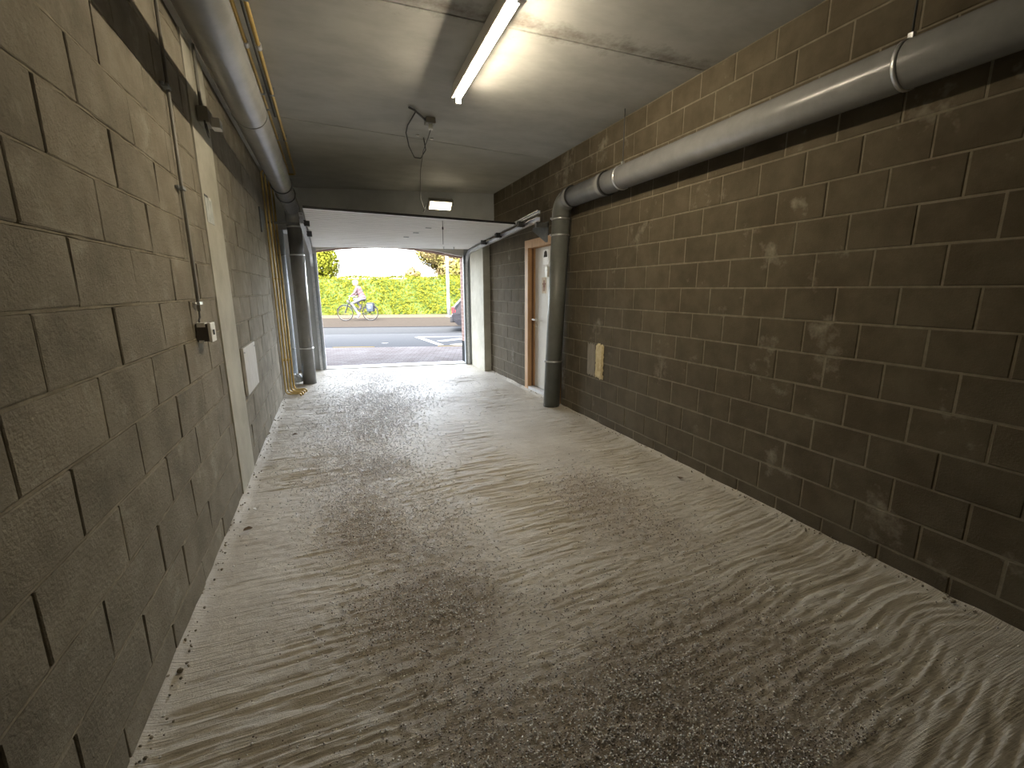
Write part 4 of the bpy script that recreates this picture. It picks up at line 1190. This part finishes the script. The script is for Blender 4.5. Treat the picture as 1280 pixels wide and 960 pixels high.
# ------------------------------------------------------------------ bicycle and rider
BK = 1.06
BIKE_M = Matrix.Translation(st(-6.22, 22.6, .02)) @ Matrix.Rotation(-SA, 4, 'Z') @ Matrix.Diagonal((BK, BK, BK, 1))
def bike():
    root = empty('bicycle', (0, 0, 0)); root.matrix_basis = BIKE_M
    tag(root, 'dark step-through bicycle ridden leftwards along the far path', 'bicycle')
    dk = mat('bicycle_paint', (.012, .013, .016), None, .5, spec=.2); ty = mat('bicycle_tyre', (.010, .010, .012), None, .9, spec=.05)
    def part(name, fn, m, parent=root):
        bm = bmesh.new(); fn(bm); return bm_obj(name, bm, m, parent, True, world=False)
    fx, rx, R = -.58, .56, .345
    for x in (fx, rx):
        def f(bm, x=x): tube(bm, [(x + R * math.cos(a), 0, .36 + R * math.sin(a)) for a in [i * math.pi / 18 for i in range(36)]], .017, 8, closed=True)
        wl = part('wheel', f, ty)
        def g(bm, x=x):
            for i in range(16):
                a = i * math.pi / 8; tube(bm, [(x, 0.02 * (-1) ** i, .36), (x + R * .97 * math.cos(a), 0, .36 + R * .97 * math.sin(a))], .0018, 4)
            tube(bm, [(x, -.04, .36), (x, .04, .36)], .022, 10)
            tube(bm, [(x + (R - .02) * math.cos(a), 0, .36 + (R - .02) * math.sin(a)) for a in [i * math.pi / 18 for i in range(36)]], .008, 6, closed=True)
        part('spokes', g, M['cable'], wl)
        def h(bm, x=x): tube(bm, [(x + (R + .035) * math.cos(a), 0, .36 + (R + .035) * math.sin(a)) for a in [math.radians(20 + i * 10) for i in range(16)]], .014, 6)
        part('mudguard', h, dk)
    def frame(bm):
        hd0, hd1, bb, st_ = (-.40, 0, .82), (-.36, 0, .98), (.05, 0, .32), (.22, 0, .84)
        tube(bm, [hd0, hd1], .026, 10); tube(bm, [(-.39, 0, .84), (-.22, 0, .62), bb], .034, 10); tube(bm, [bb, st_], .021, 10)
        tube(bm, [(-.36, 0, .90), (-.15, 0, .66), (.12, 0, .52)], .018, 8)
        for s in (-1, 1):
            tube(bm, [bb, (rx, s * .06, .36)], .012, 8); tube(bm, [(.20, 0, .76), (rx, s * .06, .36)], .010, 8)
            tube(bm, [(-.41, 0, .80), (-.44, s * .055, .74), (fx, s * .055, .36)], .014, 8)
            tube(bm, [(.24, s * .06, .76), (.72, s * .06, .76)], .008, 6); tube(bm, [(.66, s * .06, .76), (rx, s * .07, .36)], .007, 6)
    part('frame', frame, dk)
    part('handlebar', lambda bm: (tube(bm, [(-.36, 0, .98), (-.33, 0, 1.10)], .016, 8), tube(bm, [(-.08, -.29, 1.10), (-.22, -.27, 1.13), (-.33, -.1, 1.12), (-.33, .1, 1.12), (-.22, .27, 1.13), (-.08, .29, 1.10)], .013, 8)), M['steel_dull'])
    def seat(bm):
        tube(bm, [(.22, 0, .84), (.24, 0, .93)], .014, 8)
        tube(bm, [(.08, 0, .955), (.16, 0, .965), (.28, 0, .965), (.38, 0, .97)], [.02, .035, .075, .07], 12)
    part('saddle', seat, M['rubber'])
    def crank(bm):
        tube(bm, [(.05, -.075, .32), (.05, .075, .32)], .03, 12); tube(bm, [(.05, -.05, .32), (.05, -.056, .32)], .095, 20)
        tube(bm, [(.05, -.08, .32), (.02, -.08, .15)], .010, 6); tube(bm, [(.05, .08, .32), (.08, .08, .49)], .010, 6)
        box(bm, (-.03, -.17, .135), (.07, -.08, .16)); box(bm, (.03, .08, .475), (.13, .17, .50))
    part('crankset', crank, M['cable'])
    part('battery', lambda bm: box(bm, (.42, -.07, .77), (.74, .07, .83), .02), dk)
    for s in (-1, 1):
        pn = part('pannier', lambda bm, s=s: box(bm, (.44, s * .14 - .06, .42), (.74, s * .14 + .06, .78), .04), mat('blue_pannier', (.005, .012, .024), None, .6))
        part('pannier_badge', lambda bm, s=s: box(bm, (.52, s * .202 - .002, .56), (.62, s * .202 + .002, .66)), mat('pale_badge', (.12, .16, .22), None, .5), pn)
    part('kickstand', lambda bm: tube(bm, [(.18, .05, .33), (.36, .10, .22)], .009, 6), dk)
    part('head_lamp', lambda bm: box(bm, (-.45, -.03, .86), (-.40, .03, .92), .01), M['white'])
bike()

def rider():
    root = empty('person', (0, 0, 0)); root.matrix_basis = BIKE_M
    tag(root, 'person in a plum red jacket and pale trousers riding the bicycle, pale helmet on', 'person')
    skin = mat('skin', (.20, .12, .09), None, .5)
    def remesh(name, fn, m, vox=.011, parent=root):
        bm = bmesh.new(); fn(bm)
        bmesh.ops.recalc_face_normals(bm, faces=bm.faces)
        me = bpy.data.meshes.new(name + '_raw'); bm.to_mesh(me); bm.free()
        tmp = bpy.data.objects.new(name, me); COL.objects.link(tmp)
        md = tmp.modifiers.new('r', 'REMESH'); md.mode = 'VOXEL'; md.voxel_size = vox; md.use_smooth_shade = True
        sm = tmp.modifiers.new('s', 'SMOOTH'); sm.iterations = 3; sm.factor = .5
        dg = bpy.context.evaluated_depsgraph_get(); ev = tmp.evaluated_get(dg)
        me2 = bpy.data.meshes.new_from_object(ev); bpy.data.objects.remove(tmp)
        me2.polygons.foreach_set('use_smooth', [True] * len(me2.polygons))
        me2.materials.clear()
        return link(name, me2, m, parent, world=False)
    def ball(bm, c, r, s=(1, 1, 1)):
        bmesh.ops.create_uvsphere(bm, u_segments=18, v_segments=12, radius=1, matrix=Matrix.Translation(c) @ Matrix.Diagonal((r * s[0], r * s[1], r * s[2], 1)))
    def limb(bm, pts, rs):
        tube(bm, pts, rs, 14)
        for p, r in zip(pts, rs): ball(bm, p, r * .99)
    hip = (.24, 0, 1.04); chest = (.10, 0, 1.40); neck = (.035, 0, 1.55); headc = (-.035, 0, 1.70)
    sh = [(.06, s * .18, 1.47) for s in (-1, 1)]
    el = [(-.04, s * .27, 1.24) for s in (-1, 1)]
    wr = [(-.165, s * .275, 1.155) for s in (-1, 1)]
    knee = [(-.20, -.12, .78), (-.14, .12, .98)]
    ank = [(.06, -.12, .245), (.12, .12, .585)]
    def body(bm):
        # torso ellipsoids, neck, head and limbs, fused into one surface
        ball(bm, hip, .16, (1, 1.08, .85)); ball(bm, (.20, 0, 1.16), .15, (.85, 1.0, 1)); ball(bm, (.14, 0, 1.29), .16, (.8, 1.05, 1)); ball(bm, chest, .165, (.8, 1.12, .95))
        limb(bm, [chest, neck, (.0, 0, 1.62)], [.09, .056, .052])
        ball(bm, headc, .105, (.98, .80, 1.15)); ball(bm, (-.075, 0, 1.64), .06, (1, .85, .9)); ball(bm, (-.142, 0, 1.685), .018, (1, .7, 1.3)); 
        for s in (-1, 1): ball(bm, (-.02, s * .088, 1.69), .025, (.7, .35, 1.2))
        for i, s in enumerate((-1, 1)):
            limb(bm, [sh[i], el[i], wr[i]], [.058, .044, .028])
            limb(bm, [(.22, s * .095, 1.02), knee[i], ank[i]], [.095, .062, .040])
            limb(bm, [ank[i], (ank[i][0] - .05, ank[i][1], ank[i][2] - .055), (ank[i][0] - .17, ank[i][1], ank[i][2] - .06)], [.042, .042, .030])
            # hand: palm, four curled fingers and a thumb closed on the grip
            w0 = Vector(wr[i]); ball(bm, w0 + Vector((-.035, 0, -.012)), .036, (1.1, .8, .6))
            for k in range(4):
                b0 = w0 + Vector((-.055, (k - 1.5) * .019 * 1, -.008)); ln = (.9, 1.0, .95, .75)[k]
                tube(bm, [b0, b0 + Vector((-.032 * ln, 0, -.006)), b0 + Vector((-.045 * ln, 0, -.034)), b0 + Vector((-.022 * ln, 0, -.052))], [.0095, .0095, .009, .0085], 8)
            t0 = w0 + Vector((-.025, -s * .028, -.012)); tube(bm, [t0, t0 + Vector((-.02, -s * .012, -.022)), t0 + Vector((-.035, -s * .004, -.045))], [.011, .010, .009], 8)
    remesh('body', body, skin, .008)
    def jacket(bm):
        ball(bm, (.235, 0, 1.07), .175, (1, 1.10, .70)); ball(bm, (.20, 0, 1.16), .168, (.88, 1.04, 1)); ball(bm, (.14, 0, 1.29), .178, (.84, 1.08, 1)); ball(bm, chest, .183, (.84, 1.14, .95))
        limb(bm, [chest, (.05, 0, 1.53)], [.10, .075])
        for i, s in enumerate((-1, 1)):
            limb(bm, [sh[i], el[i], tuple(Vector(wr[i]) + Vector((.02, 0, .014)))], [.074, .060, .042])
    remesh('jacket', jacket, mat('plum_jacket', (.040, .022, .026), (.06, .032, .037), .8, nscale=9), .012)
    def trousers(bm):
        ball(bm, (.245, 0, 1.01), .172, (1, 1.08, .62))
        for i, s in enumerate((-1, 1)):
            limb(bm, [(.22, s * .095, 1.01), knee[i], tuple(Vector(ank[i]) + Vector((-.005, 0, .05)))], [.108, .076, .056])
    remesh('trousers', trousers, mat('pale_trousers', (.045, .045, .054), (.065, .065, .078), .8, nscale=9), .012)
    sm = mat('dark_shoes', (.05, .05, .06), None, .6)
    for i in range(2):
        def shoe(bm):
            a = Vector(ank[i]); limb(bm, [a + Vector((.0, 0, -.02)), a + Vector((-.06, 0, -.062)), a + Vector((-.18, 0, -.065))], [.048, .045, .034])
        remesh('shoe', shoe, sm, .010)
    bm = bmesh.new()
    bmesh.ops.create_uvsphere(bm, u_segments=24, v_segments=14, radius=1, matrix=Matrix.Translation((-.025, 0, 1.735)) @ Matrix.Diagonal((.135, .105, .105, 1)))
    bmesh.ops.delete(bm, geom=[v for v in bm.verts if v.co.z < 1.715], context='VERTS')
    o = bm_obj('helmet', bm, mat('pale_helmet', (.16, .16, .16), None, .35), root, True, world=False)
    sd = o.modifiers.new('shell', 'SOLIDIFY'); sd.thickness = .012
    hair = bmesh.new(); ball(hair, (.015, 0, 1.675), .098, (.9, .93, .95)); bm_obj('hair', hair, mat('fair_hair', (.14, .10, .06), None, .7), root, True, world=False)
    for s in (-1, 1):
        bm = bmesh.new(); ball(bm, (-.128, s * .034, 1.705), .011); bm_obj('eye', bm, M['dark'], root, world=False)
    bm = bmesh.new(); ball(bm, (-.132, 0, 1.642), .016, (.4, 1.3, .35)); bm_obj('mouth', bm, mat('lips', (.45, .2, .18), None, .5), root, world=False)
rider()
